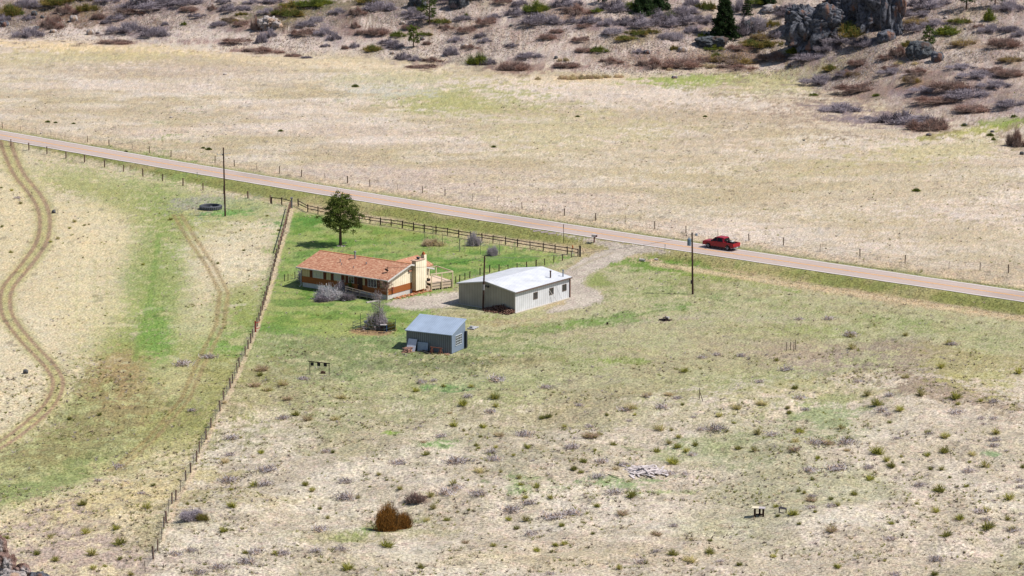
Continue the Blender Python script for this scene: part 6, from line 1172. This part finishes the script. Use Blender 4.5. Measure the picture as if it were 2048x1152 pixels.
def rock(name, c, rad, seed, m, label, cat, parent=None, sub=5, rough=.35, exp=.75, facet=1.0, group=None):
    import bmesh
    bm = bmesh.new(); bmesh.ops.create_icosphere(bm, subdivisions=sub, radius=1); V = np.array([v.co[:] for v in bm.verts]); Fc = np.array([[v.index for v in f.verts] for f in bm.faces]); bm.free()
    V = np.sign(V) * np.abs(V) ** exp; sc = np.array(rad, float); P = V * sc; k = seed * 13.7; avg = float(sc.mean())
    a = n3(P[:, 0] + k, P[:, 1] - k, P[:, 2], 1.2 / avg); b = n3(P[:, 0] - k, P[:, 1] + k, P[:, 2], 4.0 / avg, 3); c2 = n3(P[:, 0] * 1.0 + k * 2, P[:, 1], P[:, 2] * .35, 3.0 / avg, 3)
    g_ = np.random.default_rng(seed); f_ = 1 + rough * (.7 * a + .15 * b)
    for ns, am, cw in ((22, .55, .10), (90, .26, .05), (300, .12, .03)):     # angular blocks with cracks between them
        S = g_.normal(size=(ns, 3)); S /= np.linalg.norm(S, axis=1)[:, None]; S *= g_.uniform(.85, 1.1, (ns, 1)); D = np.linalg.norm((V * [1, 1, .7])[:, None] - (S * [1, 1, .7])[None], axis=2); o2 = np.argsort(D, 1)[:, :2]
        d1 = np.take_along_axis(D, o2[:, :1], 1)[:, 0]; d2 = np.take_along_axis(D, o2[:, 1:2], 1)[:, 0]; off = g_.uniform(-.5, .5, ns)[o2[:, 0]]; til = (V * g_.normal(0, .5, (ns, 3))[o2[:, 0]]).sum(1)
        f_ = f_ + rough * am * (off + .6 * til) - rough * am * .6 * np.exp(-((d2 - d1) / cw) ** 2)
    P = P * f_[:, None]; me = npmesh(name, P, Fc, m); o = link(name, me, parent); o.location = c
    if label: tag(o, label, cat, group)
    return o
def rock_px(px, py, w_, h_, seed, m, label, name='boulder', cat='boulder', sub=4, d=.8, rough=.3, exp=.8, group=None, sink=.25):
    p = at(px, py); s = ppm(p); W = w_ / s / 2; Hh = h_ / s; q = p + Vector((0, W * d * .8, 0)); q.z = gz(p.x, p.y + W * d * .2) + Hh * (.5 - sink * .5)
    return rock(name, q, (W, W * d, Hh * (.5 + sink * .5)), seed, m, label, cat, None, sub, rough, exp, group=group)
rock_px(1636, 99, 132, 86, 1, lich, 'rounded dark-faced buttress at the left of the big rock outcrop', 'rock_outcrop', 'rock outcrop', 6, .7, .6, .55)
rock_px(1700, 68, 110, 100, 2, lich, 'sunlit middle mass of the big grey rock outcrop', 'rock_outcrop', 'rock outcrop', 6, .7, .6, .55)
rock_px(1755, 62, 92, 96, 3, lich, 'steep grey block in the shade of the outcrop pillar', 'rock_outcrop', 'rock outcrop', 6, .6, .6, .5)
rock_px(1786, 74, 42, 98, 4, lich, 'tall reddish-edged pillar at the right end of the rock outcrop', 'rock_outcrop', 'rock outcrop', 6, .9, .55, .5)
rock_px(1604, 60, 70, 50, 5, lich, 'rough shoulder of rock above the rounded buttress', 'rock_outcrop', 'rock outcrop', 5, .7, .6, .6)
rock_px(1774, 84, 40, 22, 6, lich, 'loose grey rocks at the foot of the outcrop pillar', sub=4)
rock_px(1842, 118, 56, 34, 7, drk, 'big dark boulder under the little pine', sub=5, rough=.25); rock_px(1876, 125, 26, 20, 8, lich, 'grey boulder leaning on the big dark boulder')
rock_px(1425, 98, 66, 22, 9, drk, 'dark rock ledge under the largest spruce', sub=5, rough=.4); rock_px(1500, 70, 50, 30, 14, drk, 'dark rock wall behind the pale bare shrub', sub=5, rough=.4)
rock_px(1545, 27, 40, 16, 10, pal, 'pale broken rocks on the ridge left of the outcrop'); rock_px(836, 16, 36, 26, 11, drk, 'dark outcrop with pale cap beside the tall thin pine', sub=5, rough=.45); rock_px(918, 18, 40, 34, 12, drk, 'dark rock block at the top edge right of the tall thin pine', sub=5, rough=.45)
rock_px(282, 14, 52, 26, 13, pal, 'pale lichen-covered outcrop at the top left', sub=5, rough=.5)
rock_px(536, 62, 44, 26, 20, pal, 'crumbling pinkish bank of rock on the left slope', sub=5, rough=.6)
BR = [(106,66,14,7,'pale'),(180,70,16,11,'pale'),(147,44,16,14,'pale'),(68,32,12,10,'dark'),(8,54,18,12,'grey'),(84,37,8,6,'dark'),(72,60,11,8,'dark'),(105,49,10,6,'grey'),(845,81,10,6,'grey'),(785,109,11,6,'pale'),(1112,118,8,6,'dark'),(1294,109,14,9,'grey'),(1365,105,18,11,'pale'),(1349,157,13,5,'grey'),(1580,134,10,7,'grey'),(1636,105,12,6,'pale'),(1892,38,8,6,'pale'),(1815,86,7,5,'dark'),(1790,97,6,3,'dark'),(1930,60,6,4,'dark'),(1948,67,7,4,'grey'),(1820,86,6,4,'grey'),(1022,54,8,5,'dark'),(805,49,10,7,'pale'),(1858,272,12,5,'grey'),(1930,252,10,5,'dark'),(1985,265,9,4,'dark'),(2044,310,9,7,'dark'),(1313,50,14,9,'pale'),(930,94,16,6,'pale'),(195,68,8,4,'grey'),(450,150,8,3,'pale'),(342,236,7,3,'pale'),(82,268,4,3,'pale'),(51,748,11,9,'dark'),(107,427,9,7,'dark'),(1706,50,4,4,'grey'),(1608,282,5,3,'dark')]
for i, (x, y, w_, h_, k) in enumerate(BR):
    o = rock_px(x, y, w_, h_, 30 + i, {'pale': pal, 'dark': drk, 'grey': lich}[k], None, 'boulder', 'boulder', 3, .8, .25, .85); tag(o, None, 'boulder', 'boulders strewn on the slope'); IT.append((o, x, y, k, 'rock'))
# nearest rocks, cut by the corner of the frame
rd = rockmat('reddish_brown_rock', alb(190, 158, 146), alb(84, 56, 50), alb(214, 204, 200))
for i, (x, y, w_, h_, lb) in enumerate([(-2, 1112, 34, 40, 'reddish-brown rock highest in the bottom left corner'), (8, 1152, 46, 42, 'large dark red rock in the bottom left corner'), (44, 1156, 34, 26, 'round brown rock right of the dark red corner rock'), (22, 1178, 60, 30, 'pale pinkish rock lowest in the bottom left corner'), (76, 1168, 40, 22, 'flat grey lichen rock third out from the corner')]):
    rock_px(x, y, w_, h_, 80 + i, [rd, rd, rd, pal, lich][i], lb, sub=5, rough=.4)
yf = link('yellow_flower', bush_mesh('yellow_flower', leafm('yellow_petals', alb(250, 226, 40)), 60, .16)); yf.location = at(2, 1096); yf.scale = (.5, .5, .35); tag(yf, 'yellow flower clump on the corner rocks', 'flower')

# ------------------------------------------------------------------ things nobody could count: short grass and low hillside scrub
def field(name, n, ys, keep, hmin, hmax, wid, per, colf, seed, lean=.5):
    g = np.random.default_rng(seed); y = ys[0] * (ys[1] / ys[0]) ** g.random(n); x = y * g.uniform(-.185, .185, n); z = hgt(x, y); u, v = pix(x, y, z); k = keep(x, y, u, v, g); x, y, z = x[k], y[k], z[k]; n = len(x)
    col = ground_colour(x, y); B = []; Tt = []; CC_ = []
    for i in range(per):
        b = np.stack([x + g.normal(0, .05, n), y + g.normal(0, .05, n), z - .02], 1); h_ = g.uniform(hmin, hmax, n); t = b + np.stack([g.normal(0, lean, n) * h_, g.normal(0, lean, n) * h_, h_], 1)
        s_ = g.normal(size=(n, 2)); s_ /= np.linalg.norm(s_, axis=1)[:, None]; w_ = np.concatenate([s_ * wid, np.zeros((n, 1))], 1)
        B.append(np.stack([b - w_, b + w_, t], 1)); c = colf(col, g, n); CC_.append(np.repeat(c, 3, 0))
    V = np.concatenate(B).reshape(-1, 3); Fc = np.arange(len(V)).reshape(-1, 3); me = npmesh(name, V, Fc, mat('grass_blade', (0, 0, 0), .95, attr='col', spec=.1, trans=.35), np.concatenate(CC_)); o = link(name, me); o['kind'] = 'stuff'; return o
P_drvb = [(760, 606), (905, 582), (1060, 565), (1160, 530), (1190, 505), (1200, 480), (1350, 500), (1260, 520), (1190, 560), (1215, 600), (1040, 645), (930, 610), (800, 622)]
def keepg(x, y, u, v, g):
    rdd, _ = polydist(x, y, _rs); k = rdd > 3.7
    P = P_drvb; r = np.zeros(x.shape, bool)
    for i in range(len(P)):
        x0, y0 = P[i]; x1, y1 = P[(i + 1) % len(P)]
        if y0 != y1: r ^= ((y0 > v) != (y1 > v)) & (u < (x1 - x0) * (v - y0) / (y1 - y0) + x0)
    for Mx, x1, y1 in ((Matrix.Translation(hc) @ Matrix.Rotation(HA, 4, 'Z'), 15.2, 15.2), (M_SA, 12.7, 9.9), (M_BA, 3.9, 6.8)):
        I = np.array(Mx.inverted()); lx = I[0, 0] * x + I[0, 1] * y + I[0, 3]; ly = I[1, 0] * x + I[1, 1] * y + I[1, 3]; r |= (lx > -.3) & (lx < x1) & (ly > -.3) & (ly < y1)
    q, _ = polydist(u, v, TR1[::2]); q2, _ = polydist(u, v, TR2[::2]); r |= (q < 5) | (q2 < 5)
    return k & ~r & (fbm(x / 3, y / 3, 44, 3) > .34)
gcol = lambda c, g, n: np.clip(c * g.uniform(1.0, 1.9, (n, 1)) * (1 + g.normal(0, .05, (n, 3))), .01, .8)
def keeps(x, y, u, v, g):
    k = keepg(x, y, u, v, g); P = P_lawn; r = np.zeros(x.shape, bool)
    for i in range(len(P)):
        x0, y0 = P[i]; x1, y1 = P[(i + 1) % len(P)]
        if y0 != y1: r ^= ((y0 > v) != (y1 > v)) & (u < (x1 - x0) * (v - y0) / (y1 - y0) + x0)
    return k & (~r | (g.random(len(x)) < .12))
field('short_grass', 150000, (270, 640), keeps, .05, .19, .045, 2, gcol, 1)
field('verge_grass', 60000, (380, 480), lambda x, y, u, v, g: (lambda q: (q[0] > 3.4) & (q[0] < 13) & ((q[0] > 5) | (g.random(len(x)) < .6)))(polydist(x, y, _rs)) & keepg(x, y, u, v, g), .08, .26, .05, 2, gcol, 2)
TC = lin([(246, 232, 190), (228, 206, 176), (176, 176, 96), (214, 200, 196), (150, 150, 84), (132, 116, 104)]) / GAIN
def colt(c, g, n):
    k = colt.k if colt.n == n else g.integers(0, len(TC), n); colt.k, colt.n = k, n
    return TC[k] * g.uniform(.8, 1.2, (n, 1))
colt.n = -1
def keept(x, y, u, v, g): return keepg(x, y, u, v, g) & (g.random(len(x)) < ss(.44, .62, fbm(x / 7, y / 7, 88, 3)) + .08) & ((v > 700) | (g.random(len(x)) < .25))
field('dry_tufts', 26000, (275, 600), keept, .12, .34, .05, 9, colt, 6, .8)
def keeph(x, y, u, v, g):
    a = x / y; d = y - np.interp(a, _fa, _fd); dens = ss(-4, 14, d) * ss(.42, .62, fbm(x / 12, y / 12, 71, 4)) + .12 * ss(0, 8, d); return (g.random(len(x)) < dens) & (v > -60)
SC = lin([(214, 194, 182), (222, 212, 212), (196, 168, 154), (190, 172, 132), (232, 222, 214), (182, 168, 166)]) / GAIN
def colh(c, g, n): return SC[g.integers(0, len(SC), n)] * g.uniform(.7, 1.3, (n, 1))
field('low_scrub', 170000, (600, 790), keeph, .12, .5, .07, 3, colh, 3, .8)
label_all(IT)
